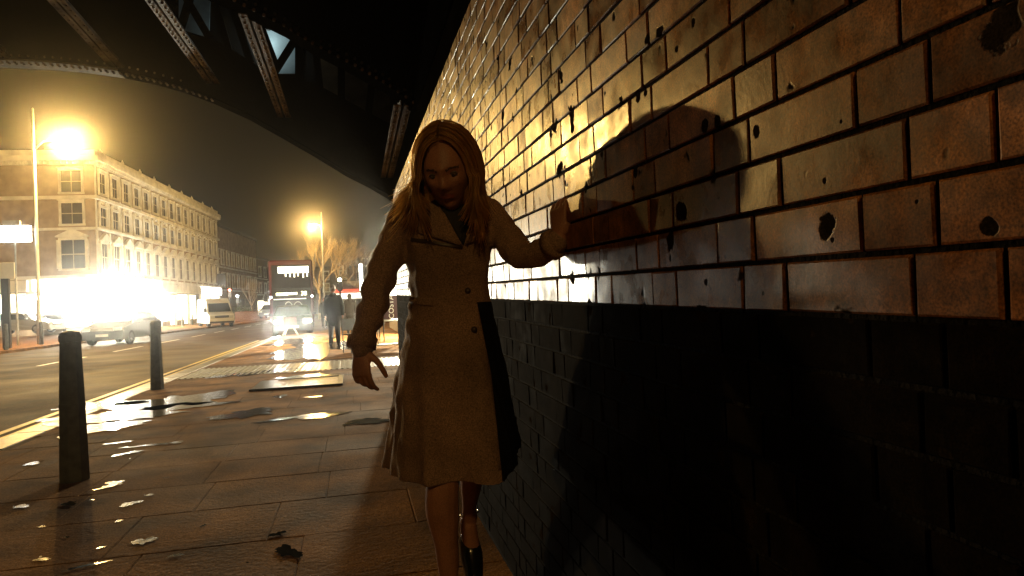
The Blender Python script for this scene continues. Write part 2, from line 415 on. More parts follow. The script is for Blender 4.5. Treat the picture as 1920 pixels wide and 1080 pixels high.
for c_ in range(-15, 19):
    zc = W0+(c_+.5)*CO
    if c_ == -1: pass
    even = (c_ % 2 == 0); ph = .513 if even else .585
    y = WY0 - ((WY0-ph) % .331); k = 0
    while y < WY1:
        for L_ in ((.106, .225) if even else (.106, .225)):
            if y+L_ <= WY1 and y >= WY0:
                cand.append((y+L_/2, zc, L_-.006, c_ >= 0))
            y += L_
def area(c):
    y, z, L_, up = c
    if y < .33: return 0
    pts = [proj((XW, y+a, z+SL*y+b_)) for a in (-L_/2, L_/2) for b_ in (-.035, .035)]
    xs = [min(1920, max(0, p[0])) for p in pts]; ys = [min(1080, max(0, p[1])) for p in pts]
    if pts[0][2] < .1: return 0
    A = (max(xs)-min(xs))*(max(ys)-min(ys))
    return A*(1 if up else .5)
cand.sort(key=area, reverse=True)
rot = math.atan(SL)
restU, restD = MB(), MB(); rb = random.Random(5)
for i, (y, z, L_, up) in enumerate(cand):
    me = brick_mesh(L_, up, rb.randrange(4)); dx = rb.uniform(-.0015, .0012)
    M = Matrix.Translation((dx, y, z+SL*y)) @ Matrix.Rotation(rot+rb.uniform(-.003, .003), 4, 'X')
    if i < 298:
        o = link('brick', me, wall); o.matrix_local = M
    else:
        t = restU if up else restD
        t.add([M @ v.co for v in me.vertices], [tuple(f.vertices) for f in me.polygons])
o = restU.obj('brickwork', M_bu, wall); o['kind'] = 'stuff'
o = restD.obj('brickwork', M_bd, wall); o['kind'] = 'stuff'
b = MB(); b.prism([(.0045, WY0, -.2), (.0045, WY1-.01, -.2), (.0045, WY1-.01, W0+CO*19+SL*WY1), (.0045, WY0, W0+CO*19+SL*WY0)], (.5, 0, 0))
b.obj('mortar_core', M_grime, wall)
b = MB(); z1 = W0+CO*19
b.prism([(-.0, WY0, z1+SL*WY0+.002), (-.0, WY1, z1+SL*WY1+.002), (-.0, WY1, z1+SL*WY1+.2), (-.0, WY0, z1+SL*WY0+.2)], (.52, 0, 0))
b.obj('bed_stone', M_flatblack, wall)

# ------------------------------------------------------------------ bridge
br = thing('railway_bridge', 'black riveted steel arch bridge crossing over the pavement and road', 'bridge')
YF, YN = 9.7, 6.4
low = [(.62,2.66),(.3,2.86),(-.02,3.03),(-.45,3.31),(-.86,3.56),(-1.3,3.82),(-1.74,4.03),(-2.13,4.18),(-2.45,4.27),(-2.85,4.35),(-3.24,4.40),(-3.64,4.43),(-4.2,4.44),(-5.5,4.46),(-9,4.46),(-10.2,4.4),(-11.5,4.1),(-12.8,3.4),(-14.4,2.4)]
top = [(.62,3.73),(-.42,4.30),(-1.08,4.45),(-1.44,4.70),(-1.72,4.85),(-2.07,4.95),(-2.3,5.9)]
def P(x, y, z): return Vector((x, y, z))
b = MB()
outline = [P(x, YF, z) for x, z in low]+[P(-14.4, YF, 5.9), P(-2.45, YF, 5.9)]+[P(x, YF, z) for x, z in reversed(top[:-1])]
b.prism(outline, (0, .03, 0)); b.obj('arch_rib', M_steel, br)
# flange of the far rib with its rivets
def ribbon(pts, y0, y1, th, m, name, par):
    b = MB()
    for (xa, za), (xb, zb) in zip(pts[:-1], pts[1:]):
        d = Vector((xb-xa, 0, zb-za)).normalized(); nrm = Vector((d.z, 0, -d.x)); nrm = nrm if nrm.z < 0 else -nrm
        b.prism([P(xa, y0, za), P(xb, y0, zb), P(xb, y0, zb)+nrm*th, P(xa, y0, za)+nrm*th], (0, y1-y0, 0))
    return b.obj(name, m, par)
def dens(pts, step):
    out = []
    for (xa, za), (xb, zb) in zip(pts[:-1], pts[1:]):
        n = max(1, int(sqrt((xb-xa)**2+(zb-za)**2)/step))
        for i in range(n): out.append((lerp(xa, xb, i/n), lerp(za, zb, i/n)))
    return out+[pts[-1]]
ribbon(low[:10], YF-.14, YF+.17, .02, M_flatblack, 'arch_flange', br); ribbon(low[9:], YF-.14, YF+.17, .02, mat('lit_grey_flange', (.14,.12,.07), .7, 0, .6, 6), 'arch_flange', br)  # left stretch coloured paler for the light on it, the rest near-black
rv = MB()
for i, (x, z) in enumerate(dens(low[6:16], .075)):
    for yy in (YF-.09, YF-.03): rv.sphere((x, yy, z-.028), (.018, .018, .016), 6, 4)
for i, (x, z) in enumerate(dens(low[7:16], .09)): rv.sphere((x, YF-.006, z+.09), (.016, .012, .016), 6, 4)
o = rv.obj('rivets', M_steelpale, br); o['kind'] = 'stuff'  # light along the left stretch put in as pale rivet colour
# near rib
nlow = [(.62,3.04),(.41,3.19),(.1,3.37),(-.27,3.56),(-.51,3.71),(-.76,3.83),(-1.0,3.95),(-1.6,4.2),(-2.4,4.5),(-3.4,4.66),(-5,4.72),(-9,4.72),(-11.5,4.3),(-14.4,2.7)]
b = MB(); b.prism([P(x, YN, z) for x, z in nlow]+[P(-14.4, YN, 6.0), P(.62, YN, 6.0)], (0, .03, 0)); b.obj('arch_rib', M_steel, br)
ribbon(nlow, YN-.12, YN+.15, .02, M_flatblack, 'arch_flange', br)
rv = MB()
for x, z in dens(nlow[:9], .07): rv.sphere((x, YN-.13, z-.012), (.016, .016, .018), 6, 4)
for x, z in dens(nlow[:9], .07): rv.sphere((x, YN-.012, z+.09), (.016, .013, .016), 6, 4)
o = rv.obj('rivets', M_steelpale, br); o['kind'] = 'stuff'
# further ribs behind the camera and deck
for yy in (3.1, -.2, -3.5):
    b = MB(); b.prism([P(x, yy, z+.25) for x, z in nlow]+[P(-14.4, yy, 6.0), P(.62, yy, 6.0)], (0, .03, 0)); b.obj('arch_rib', M_steel, br)
b = MB(); b.box(-15.5, 3.5, -5.8, YF+.9, 5.95, 6.4); b.obj('deck', M_flatblack, br)
b = MB(); b.box(.62, 3.5, -5.8, WY1-.02, 2.9, 5.95); b.obj('abutment', M_flatblack, br)
b = MB(); b.box(-15.6, -14.45, -5.8, WY1, -.1, 5.9); b.obj('abutment', mat('sooty_brick', (.09,.07,.05), .8, 0, .4, 6, .4), br)
# lateral beams running between the two ribs (pairs of angles back to back)
def beam(x, zf, zn, y0=YN+.03, y1=YF-.0):
    b = MB(); L_ = y1-y0
    for s in (-1, 1):
        b.prism([P(x+s*.012, y0, zn), P(x+s*.085, y0, zn), P(x+s*.085, y0, zn+.012), P(x+s*.024, y0, zn+.012), P(x+s*.024, y0, zn+.12), P(x+s*.012, y0, zn+.12)], (0, L_, zf-zn))
    for i in range(int(L_/.12)):
        t = (i+.5)/int(L_/.12)
        for s in (-1, 1): b.sphere((x+s*.055, y0+L_*t, zn+(zf-zn)*t-.004), (.014, .014, .01), 6, 4)
    return b.obj('cross_beam', M_steelpale, br)
beam(-1.73, 4.24, 4.05+.07); beam(-.83, 3.80, 3.84); beam(.53, 2.96, 3.04)
for x, z in ((-2.9, 4.42), (-4.2, 4.5), (-5.8, 4.5), (-7.6, 4.5)): beam(x, z, z+.1)
# lattice in the spandrel over the far rib
b = MB()
def bar(x0, z0, x1, z1, y=YF+.16, wd=.05):
    d = Vector((x1-x0, 0, z1-z0)).normalized(); n = Vector((-d.z, 0, d.x))*wd
    return [P(x0, y, z0)+n, P(x0, y, z0)-n, P(x1, y, z1)-n, P(x1, y, z1)+n]
def q(x, y): p = ony(x, y, YF+.16); return (p.x, p.z)
for a, c in (((560,62),(512,138)), ((482,30),(520,130)), ((560,50),(560,160)), ((345,-10),(392,70)), ((360,-20),(335,62)), ((395,-20),(430,100)), ((430,-5),(470,118)), ((640,90),(640,190)), ((590,70),(600,170)), ((700,130),(690,220))):
    bb = MB(); bb.prism(bar(*q(*a), *q(*c)), (0, .04, 0)); bb.obj('lattice_bar', M_steel, br)
M_pale = mat('pale_blue_hoarding', (.42,.5,.5), .6, 0, .5, 2.5, .1)
for poly in (((482,20),(545,20),(560,60),(556,138),(520,138),(484,60)), ((335,-30),(395,-30),(392,68),(335,62))):
    bb = MB(); bb.prism([ony(x, y, YF+.55) for x, y in poly], (0, .03, 0)); bb.obj('parapet_panel', M_pale, br)
M_rust = mat('rusty_plate', (.14,.09,.045), .5, 0, .6, 4, .4, 30)
bb = MB(); bb.prism([ony(x, y, YF+.5) for x, y in ((592,60),(736,130),(740,240),(592,165))], (0, .03, 0)); bb.obj('parapet_panel', M_rust, br)
b = MB(); b.box(-15.5, 3.0, YF+.62, YF+.66, 3.6, 5.94); 
bk = b.obj('parapet_back', M_steel, br); 
# trim the backing plate so it never hangs below the arch
bk.location.z = 0.0
bk.data.transform(Matrix.Identity(4))
for v in bk.data.vertices:
    if v.co.z < 4: v.co.z = 4.75
o = MB(); o.prism([P(-.9, YF+.62, 4.3), P(.6, YF+.62, 3.4), P(3.0, YF+.62, 3.4), P(3.0, YF+.62, 4.75), P(-1.7, YF+.62, 4.75)], (0, .04, 0)); o.obj('parapet_back', M_steel, br)
light('panel_fill_lamp', 'POINT', (-1.1, YF+.28, 5.05), 5.0, (.75, .95, 1.0), .05, br)  # lamp added to light the pale panels behind the lattice
bb = MB(); bb.box(-1.2, -1.0, YF+.26, YF+.30, 5.12, 5.18); bb.obj('fill_lamp_housing', M_steel, br)

# ------------------------------------------------------------------ bollards
def bollard_mesh():
    b = MB(); n = 8
    b.lathe([(.098,0),(.096,.10),(.091,.30),(.083,.6),(.072,.92),(.070,.985),(.076,.99),(.076,1.03),(.06,1.055),(.02,1.065)], 8)
    return b
bo = thing('bollard', 'largest black cast bollard, nearest to the viewer on the wet paving', 'bollard', onz(140, 900), 0, 'bollards along the near kerb')
M_boll_ = M_boll
bollard_mesh().obj('post', M_boll, bo, smooth=False)
b = MB(); b.lathe([(.0885,.52),(.088,.55)], 8); b.obj('collar', M_boll, bo)
p2 = onz(295, 730)
dup(bo, p2, 0, 'second black bollard, standing at the kerb beside the double yellow lines')
for (x, y, lb) in ((12, 656, 'dark bollard on opposite pavement at the far left under the post'), (78, 646, 'dark bollard on opposite pavement just right of the tall lamp column'), (342, 612, 'thin dark bollard on far pavement left of the white van'), (361, 609, 'thin dark bollard on far pavement nearest the white van')):
    o = dup(bo, onz(x, y), 0, lb); o['group'] = 'bollards along the opposite kerb'
# ------------------------------------------------------------------ street lamps
M_lampglass = emit('sodium_lamp_glass', SODIUM, 900)
def street_lamp(loc, h, lampz, armv, label, power, size=.16, glass=M_lampglass):
    t = thing('street_lamp', label, 'street lamp', loc, 0, 'tall street lamps')
    b = MB(); b.lathe([(.12,0),(.12,1.2),(.085,1.3),(.07,lampz),(.05,h),(.02,h+.05)], 12); b.obj('column', M_galv, t, True)
    armv = Vector(armv); e = Vector((armv.x, armv.y, lampz+.18))
    b = MB(); b.tube([(0,0,lampz-.3), tuple(armv*.35+Vector((0,0,lampz+.1))), tuple(e)], .04, 8); b.obj('arm', M_galv, t, True)
    d = armv.normalized(); hd = e+d*.3
    Mx = Matrix.Translation(hd) @ Matrix.Rotation(math.atan2(d.y, d.x), 4, 'Z')
    b = MB(); b.sphere((0,0,0), (.42,.17,.1), 12, 8, 0); b.v = [tuple(Mx @ Vector((p[0], p[1], max(p[2], -.02)))) for p in b.v]; b.obj('lamp_head', M_galv, t, True)
    b = MB(); b.sphere((0,0,0), (.26,.13,.1), 12, 8, 0); b.v = [tuple(Mx @ Vector((p[0], p[1], min(p[2], 0)-.025))) for p in b.v]; b.obj('lamp_glass', glass, t, True)
    light('lamp_light', 'POINT', hd+Vector((0,0,-.25)), power, SODIUM, size, t)
    return t
bs = onz(75, 645); bs.z = 0
L1 = at(125, 265, 32.6); A1 = (L1-Vector((bs.x, bs.y, L1.z)))
street_lamp(bs, 11.4, 9.7, (A1.x-.2, A1.y, 0), 'tall lamp column with glaring sodium light, before the corner building', 15000)
fb = at(610, 598, 70); fb.z = 0
L2 = at(585, 425, 70)
street_lamp(fb, 11.1, 9.7, (L2.x-fb.x+.3, 0, 0), 'distant lamp column with orange light above the bare trees', 6000)
street_lamp(Vector((-3.9, -13, 0)), 8.5, 7.6, (1.4, .4, 0), 'lamp column on the near kerb, behind the viewer', 390)
street_lamp(Vector((-14.8, 13, 0)), 11.4, 9.7, (1.6, 0, 0), 'lamp column on the opposite kerb, outside the picture to the left', 1100)

# ------------------------------------------------------------------ buildings across the road
M_bwall = mat('warm_stock_brick', (.36,.28,.19), .85, 0, .3, 1.5, .2, 40)
M_trim = mat('stucco_trim', (.75,.74,.66), .7, 0, .25, 1.2, .2, 20)
M_pane = mat('night_window_pane', (.03,.028,.022), .1, 0, .2, 1)
M_sash = mat('sash_timber', (.5,.45,.35), .5, 0, .1, 4)
M_roof = mat('slate_roof', (.05,.045,.04), .6, 0, .3, 2)
M_shoplit = emit('lit_shop_interior', (.95, .96, .86), 9)
M_shoplit2 = emit('lit_shop_glass', (1, .9, .62), 3)
M_sign = emit('backlit_sign', (1, .98, .85), 14)
def text(body, size, m, name, parent=None, ext=.004):
    c = bpy.data.curves.new(name, 'FONT'); c.body = body; c.size = size; c.extrude = ext; c.align_x = 'CENTER'; c.align_y = 'CENTER'
    o = bpy.data.objects.new('tmp', c); COL.objects.link(o)
    bpy.context.view_layer.update()
    me = bpy.data.meshes.new_from_object(o.evaluated_get(bpy.context.evaluated_depsgraph_get()))
    bpy.data.objects.remove(o); me.materials.clear(); me.materials.append(m)
    return link(name, me, parent)
# windows: local frame x along the facade, y out of it towards the street, z up, origin at sill centre
def win_surround(wd, ht, kind):
    b = MB(); f = .16
    b.box(-wd/2-f, -wd/2, 0, .12, 0, ht); b.box(wd/2, wd/2+f, 0, .12, 0, ht); b.box(-wd/2-f-.03, wd/2+f+.03, 0, .16, -.16, -.003)
    b.box(-wd/2-f, wd/2+f, 0, .13, ht+.003, ht+.2)
    if kind == 'pediment':
        b.box(-wd/2-.3, wd/2+.3, 0, .3, ht+.203, ht+.3)
        b.prism([(-wd/2-.32, .0, ht+.303), (wd/2+.32, .0, ht+.303), (0, .0, ht+.85)], (0, .28, 0))
        b.box(-wd/2-.27, -wd/2-.17, 0, .2, 0, ht); b.box(wd/2+.17, wd/2+.27, 0, .2, 0, ht)
    elif kind == 'arch':
        n = 10
        for i in range(n):
            a0, a1 = pi*i/n, pi*(i+1)/n; r0, r1 = wd/2+.02, wd/2+.26
            b.prism([(r0*cos(a0), 0, ht+.2+r0*sin(a0)*.5), (r1*cos(a0), 0, ht+.2+r1*sin(a0)*.5), (r1*cos(a1), 0, ht+.2+r1*sin(a1)*.5), (r0*cos(a1), 0, ht+.2+r0*sin(a1)*.5)], (0, .16, 0))
        b.box(-.09, .09, 0, .22, ht+.3, ht+.62)
    else:
        b.box(-wd/2-.22, wd/2+.22, 0, .24, ht+.203, ht+.28)
    return b
def win_pane(wd, ht):
    b = MB(); b.box(-wd/2, wd/2, -.02, .01, 0, ht, 0)
    b.box(-wd/2, wd/2, .012, .05, ht*.48, ht*.52, 1); b.box(-.025, .025, .012, .045, 0, ht*.478, 1); b.box(-.025, .025, .012, .045, ht*.522, ht, 1)
    return b
WCACHE = {}
def add_window(par, x, y, z, face, wd, ht, kind, trim=None, lit=None):
    key = (wd, ht, kind, lit is not None)
    if key not in WCACHE: WCACHE[key] = (win_surround(wd, ht, kind).mesh('window', trim or M_trim), win_pane(wd, ht).mesh('pane', [lit or M_pane, M_sash]))
    s, p = WCACHE[key]
    o = link('window', s, par, (x, y, z)); o.rotation_euler = (0, 0, face)
    link('pane', p, o); return o
HB = R(-4.0)
corner = Vector((-19.2, 57.9, 0))
cb = thing('corner_building', 'long terrace with rows of white framed windows on the floodlit corner', 'building', corner, HB)
# local: y along the street facade, x = +0 facade plane, interior at -x
LB = 35.0; WB = 16.0
b = MB(); b.box(-WB, 0, 0, LB, 0, 13.3); b.obj('wall', M_bwall, cb)
b = MB(); b.box(-WB, -.3, .3, LB, 13.3, 14.3); b.obj('roof', M_roof, cb)
for (z0, z1, o_, nm) in ((13.0,13.25,.25,'cornice'),(13.253,13.65,.55,'cornice'),(13.653,14.15,.18,'parapet'),(10.35,10.6,.3,'string_course'),(7.95,8.15,.25,'string_course'),(4.25,4.5,.35,'string_course')):
    b = MB(); b.box(-WB, o_, -o_, 0-.002, z0, z1); b.box(0.002, o_, 0, LB, z0, z1); b.obj(nm, M_trim, cb)
b = MB()
for i in range(88): b.box(.252, .45, .1+i*.4, .28+i*.4, 13.04, 13.25)
for i in range(40): b.box(-.3-i*.4, -.12-i*.4, -.45, -.252, 13.04, 13.25)
o = b.obj('dentils', M_trim, cb); o['kind'] = 'stuff'
b = MB()
for i in range(9): b.lathe([(.14,0),(.15,.12),(.08,.22),(.02,.36)], 6, (.05, 1.2+i*3.9+(i*i%3)*.35, 14.15))
b.obj('parapet_urns', M_trim, cb)['kind'] = 'stuff'
FS = -pi/2
for i in range(15):
    y = 1.35+i*2.31
    add_window(cb, .0, y, 4.85, FS, 1.15, 2.1, 'pediment'); add_window(cb, .0, y, 8.35, FS, 1.15, 1.45, 'arch'); add_window(cb, .0, y, 10.95, FS, 1.1, 1.6, 'flat')
    for z0, z1 in ((4.5, 7.95), (8.15, 10.35), (10.6, 13.0)):
        pass
for i in range(16):
    y = .15+i*2.31
    if y < LB:
        b = MB(); b.box(0.002, .1, y-.11, y+.11, 4.5, 7.95); b.box(0.002, .08, y-.09, y+.09, 8.15, 10.35); b.box(0.002, .08, y-.09, y+.09, 10.6, 13.0); b.obj('pilaster', M_trim, cb)
for i, x in enumerate((-1.6, -8.2, -14)):
    add_window(cb, x, 0, 5.0, pi, 1.7, 2.2, 'pediment'); add_window(cb, x, 0, 8.45, pi, 1.5, 1.6, 'flat'); add_window(cb, x, 0, 10.9, pi, 1.45, 1.65, 'flat')
# chimney stacks
for y in (6, 15, 24, 33):
    b = MB(); b.box(-6, -4.6, y-.5, y+.5, 13.8, 15.6); b.obj('chimney', M_bwall, cb)
# shop fronts along the ground floor
for i in range(8):
    y0 = .35+i*4.35
    lit = i in (0, 1, 2, 3, 4, 6, 7)
    b = MB(); b.box(.03, .32, y0, y0+4.1, 3.35, 4.2); b.obj('shop_fascia', M_sign if i in (0, 1, 2, 6, 7) else M_trim, cb)
    b = MB(); b.box(.02, .08, y0+.15, y0+2.6, .55, 3.2); b.obj('shop_window', M_shoplit if i < 4 else M_shoplit2, cb)
    b = MB(); b.box(.02, .08, y0+2.85, y0+3.85, .1, 3.2); b.obj('shop_door', M_shoplit2 if lit else M_glass, cb)
    b = MB(); b.box(.03, .2, y0-.2, y0-.003, 0, 4.2); b.obj('shop_pier', M_trim, cb)
for i, x in enumerate((-4.4, -8.9, -13.4)):
    b = MB(); b.box(x, x+4.1, -.32, -.03, 3.35, 4.2); b.obj('shop_fascia', M_sign if i == 0 else M_trim, cb)
    b = MB(); b.box(x+.2, x+3.9, -.08, -.02, .55, 3.2); b.obj('shop_window', M_shoplit if i == 0 else M_shoplit2, cb)
# canopy with floodlights over the corner shop
b = MB(); b.box(-4.6, 1.5, -1.5, -.33, 2.95, 3.12); b.box(.33, 1.5, -.32, 14, 2.95, 3.12); b.obj('canopy', M_white, cb)
M_flood = emit('floodlight_glass', (1, .95, .8), 330)
for (x, y) in ((-3.4, -1.3), (-1.2, -1.3), (1.2, -1.1), (1.3, 2.2), (1.3, 5.5), (1.3, 9)):
    b = MB(); b.box(x-.28, x+.28, y-.25, y+.25, 2.62, 2.946); b.obj('floodlight', M_flood, cb)
mw = Matrix.Translation(corner) @ Matrix.Rotation(HB, 4, 'Z')
fl_ = light('floodlight_beam', 'SPOT', mw.inverted() @ at(213, 561, 50), 22000, (1, .92, .66), .5, cb, None, 26, .8)
fl_.rotation_euler = (mw.to_3x3().inverted() @ (Vector((-1, 2, 1.3))-at(213, 561, 50))).to_track_quat('-Z', 'Y').to_euler()
light('shop_glow', 'POINT', (2.0, 5, 2.4), 3500, (1, .93, .72), .5, cb)
# projecting sign boxes and the hanging sign of the last shop
b = MB(); b.box(.35, 1.3, 33.0, 33.2, 4.6, 6.0); b.obj('projecting_sign', M_roof, cb)
# darker terrace further on
def block(name, label, org, rz, L_, D_, H_, rows, cols, wm, tm, wz0=4.6, step=3.1, w_=1.1, h_=1.7, lit=None, left=True):
    t = thing(name, label, 'building', org, rz)
    b = MB(); b.box(-D_, 0, 0, L_, 0, H_); b.obj('wall', wm, t)
    b = MB(); b.box(-D_-.2, .25, -.2, L_, H_+.002, H_+.35); b.obj('roof', M_roof, t)
    for r_ in range(rows):
        z = wz0+r_*step
        if z+h_ > H_-.3: break
        b = MB(); b.box(.002, .12, 0, L_, z-.55, z-.35); b.obj('string_course', tm, t)
        for c_ in range(cols): add_window(t, 0, (c_+.5)*L_/cols, z, FS, w_, h_, 'flat')
    for c_ in range(max(1, int(L_/5))):
        y0 = c_*5+.4
        b = MB(); b.box(.02, .2, y0, y0+4.2, .4, 3.0); b.obj('shop_window', lit or M_shoplit2, t)
    return t
p = mw @ Vector((-.8, 36, 0))
block('terrace_building', 'dim brick terrace joined beyond the floodlit corner building', p, HB-R(1), 24, 10, 12.6, 3, 9, M_bwall, M_trim, lit=mat('dull_shop', (.12,.1,.06), .4))
block('flats', 'dark flat roofed block far down the road left of the bus', at(452, 596, 118), HB-R(6), 16, 24, 11, 3, 5, mat('dark_render', (.16,.13,.09), .8), M_trim)
block('flats', 'low dark building seen just left of the red double decker bus', at(478, 590, 128), R(-14), 30, 14, 9, 2, 6, mat('dark_render2', (.1,.085,.06), .8), M_trim)
fe = thing('terrace_building', 'dark terrace closing the far end of the street behind the bus', 'building', (-22, 150, 0), 0)
b = MB(); b.box(0, 60, 0, 8, 0, 9.5); b.obj('wall', mat('dark_brick', (.12,.09,.06), .85, 0, .3, 1), fe)
b = MB(); b.box(-.3, 60.3, -.3, 8.3, 9.503, 10); b.obj('roof', M_roof, fe)
for c_ in range(16):
    for z in (1.2, 4.6, 7.2): add_window(fe, 2+c_*3.6, 0, z, pi, 1.2, 1.6, 'flat', lit=(M_shoplit2 if z == 1.2 else None))
# row on the near side beyond the wall
block('shop_row', 'shops on the near side beyond the end of the brick wall', (2.62, 25.9, 0), R(180+0), 12, 10, 7.5, 1, 3, mat('pale_render', (.3,.25,.17), .8), M_trim, lit=M_shoplit2)
# street light for those shops: wall lamp over the cafe
caf = thing('cafe', 'brightly lit white cafe shopfront seen between her arm and coat', 'shop', (1.75, 26, 0))
b = MB(); b.box(0, 3, 0, 9, 0, 4.6); b.obj('wall', mat('cafe_render', (.4,.34,.22), .8), caf)
b = MB(); b.box(-.08, -.02, .4, 8.6, .5, 2.6); b.obj('shop_window', emit('cafe_window_glow', (1, .93, .75), 4), caf)
b = MB(); b.box(-.7, -.1, .1, 8.9, 2.75, 2.95); b.obj('awning', M_white, caf)
b = MB(); b.box(-.2, -.03, .1, 8.9, 3.0, 3.6); b.obj('shop_fascia', emit('cafe_sign_glow', (1, .95, .8), 5), caf)
ln_ = thing('wall_lantern', 'bright wall lantern on the shops beyond the wall end', 'lantern', (2.6, 24.2, 0))
b = MB(); b.tube([(0,0,3.2),(-.15,0,3.25),(-.25,0,3.15)], .02, 6); b.obj('bracket', M_black, ln_)
b = MB(); b.sphere((-.25, 0, 3.0), (.10,.10,.13), 10, 8); b.obj('lamp_glass', emit('lantern_glass', (1, .9, .68), 200), ln_)
light('lantern_light', 'POINT', (-.42, -.1, 2.9), 9000, (1, .86, .58), .12, ln_)
# cafe banner
ct = at(735, 584, 19.5)
bn = thing('cafe_banner', 'dark red upright banner with white COSTA lettering beside the cafe tables', 'banner', (ct.x, ct.y, 0), R(13))
M_maroon = mat('maroon_canvas', (.06,.012,.012), .7, 0, .2, 4)
M_letter = mat('white_lettering', (.8,.78,.7), .5, 0, .02, 4)
b = MB(); b.box(-.42, .17, -.012, .012, .75, 1.42); b.obj('canvas', M_maroon, bn)
b = MB(); b.lathe([(.02,0),(.02,1.5)], 8, (-.44,0,0)); b.lathe([(.02,0),(.02,1.5)], 8, (.19,0,0)); b.box(-.5, .25, -.2, .2, 0, .03); b.obj('frame', M_galv, bn)
tx = text('COSTA', .21, M_letter, 'lettering', bn); tx.location = (0.0, -.02, 1.09); tx.rotation_euler = (0, 0, 0)
tx.matrix_local = Matrix.Translation((-.02, -.02, 1.09)) @ Matrix.Rotation(R(90), 4, 'X') @ Matrix.Rotation(R(90), 4, 'Z')
# cafe table, bench, cones of cloth
def cafe_table(loc, label, top=M_white):
    t = thing('cafe_table', label, 'table', loc, .2, 'cafe tables on the pavement')
    b = MB(); b.cham(-.6, .6, -.35, .35, .72, .75, .008); b.obj('table_top', top, t)
    for sx in (-.5, .5):
        for sy in (-.28, .28):
            b = MB(); b.lathe([(.02,0),(.02,.717)], 8, (sx, sy, 0)); b.obj('leg', M_black, t)
    return t
p = onz(724, 668); cafe_table(Vector((p.x+.05, 13.0+5, 0)), 'white topped cafe table with dark edge, nearest beyond the wall end')
cafe_table(Vector((.35, 21.8, 0)), 'dark cafe table standing further along below the banner', M_black)
def chair(loc, rz, label):
    t = thing('cafe_chair', label, 'chair', loc, rz, 'cafe chairs on the pavement')
    b = MB(); b.cham(-.2, .2, -.2, .2, .44, .47, .008); b.obj('seat', M_black, t)
    b = MB(); b.cham(-.2, .2, .17, .2, .55, .85, .008); b.obj('backrest', M_black, t)
    for sx in (-.17, .17):
        for sy in (-.17, .18):
            b = MB(); b.lathe([(.014,0),(.014,.86 if sy > 0 else .438)], 6, (sx, sy, 0)); b.obj('leg', M_black, t)
    return t
chair((-.05, 17.4, 0), .6, 'dark cafe chair in front of the white topped table')
chair((.3, 20.7, 0), 2.6, 'dark cafe chair pulled up to the far dark table')

# ------------------------------------------------------------------ shelter and signs at the left edge
sg = thing('sign_box', 'glowing white square sign box on a thin post at the far left', 'sign', at(34, 655, 32)*1)
sg.location.z = 0
b = MB(); b.lathe([(.05,0),(.05,4.9)], 8); b.obj('post', M_galv, sg)
b = MB(); b.cham(-.68, .68, -.12, .12, 4.93, 5.7, .02); b.obj('panel', emit('white_lightbox', (1,1,.92), 12), sg)
b = MB(); b.box(-.45, .25, -.1, .1, 5.703, 5.95); b.obj('bracket', M_galv, sg)
st = thing('bus_stop', 'bus stop with pale flag panel and dark post at the left edge of the frame', 'bus stop', at(14, 655, 29)*1, .1)
st.location.z = 0
b = MB(); b.box(-.14, .14, -.1, .1, 0, 3.0); b.obj('post', M_black, st)
b = MB(); b.cham(-.85, .35, -.05, .05, 3.0, 3.7, .01); b.obj('flag', mat('pale_sign_face', (.6,.55,.4), .5, 0, .05), st)
b = MB(); b.box(-.5, -.2, -.14, -.11, 1.0, 2.2); b.obj('lit_panel', emit('cool_panel', (.8,.95,1), 5), st)
# ------------------------------------------------------------------ vehicles
M_red = mat('red_bus_paint', (.07,.006,.004), .3, 0, .1, 2, coat=.5)
M_vanw = mat('white_van_paint', (.7,.68,.62), .35, 0, .08, 2, coat=.4)
M_silver = mat('silver_car_paint', (.4,.4,.38), .3, .5, .1, 2, coat=.5)
M_dark = mat('dark_car_paint', (.05,.05,.05), .28, .3, .1, 2, coat=.6)
M_plate = mat('number_plate', (.7,.68,.55), .5, 0, .02)
M_tail = emit('tail_light', (1, .06, .02), 14)
M_head = emit('headlight_glass', (1, .95, .82), 110)
M_headdim = mat('unlit_headlight', (.6,.6,.55), .15, .2, .1)
def wheel(par, x, y, r=.33, w_=.2, side=1):
    o = link('wheel', None, par, (x, y, r)); o.empty_display_size = .1
    b = MB(); prof = [(r*.62, -w_/2), (r*.95, -w_/2), (r, -w_*.35), (r, w_*.35), (r*.95, w_/2), (r*.62, w_/2)]
    n = 20; vs = []; fs = []
    for rr, xx in prof:
        for k in range(n): vs.append((xx, rr*cos(2*pi*k/n), rr*sin(2*pi*k/n)))
    for i in range(5):
        for k in range(n): fs.append((i*n+k, i*n+(k+1) % n, (i+1)*n+(k+1) % n, (i+1)*n+k))
    b.add(vs, fs); b.obj('tyre', M_rubber, o, True)
    b = MB(); xo = side*w_*.3
    for k in range(6):
        a = 2*pi*k/6; a2 = a+.5
        b.prism([(xo, .05*cos(a), .05*sin(a)), (xo, r*.62*cos(a), r*.62*sin(a)), (xo, r*.62*cos(a2), r*.62*sin(a2)), (xo, .05*cos(a2), .05*sin(a2))], (-side*.03, 0, 0))
    b.obj('rim', M_rim, o)
    return o
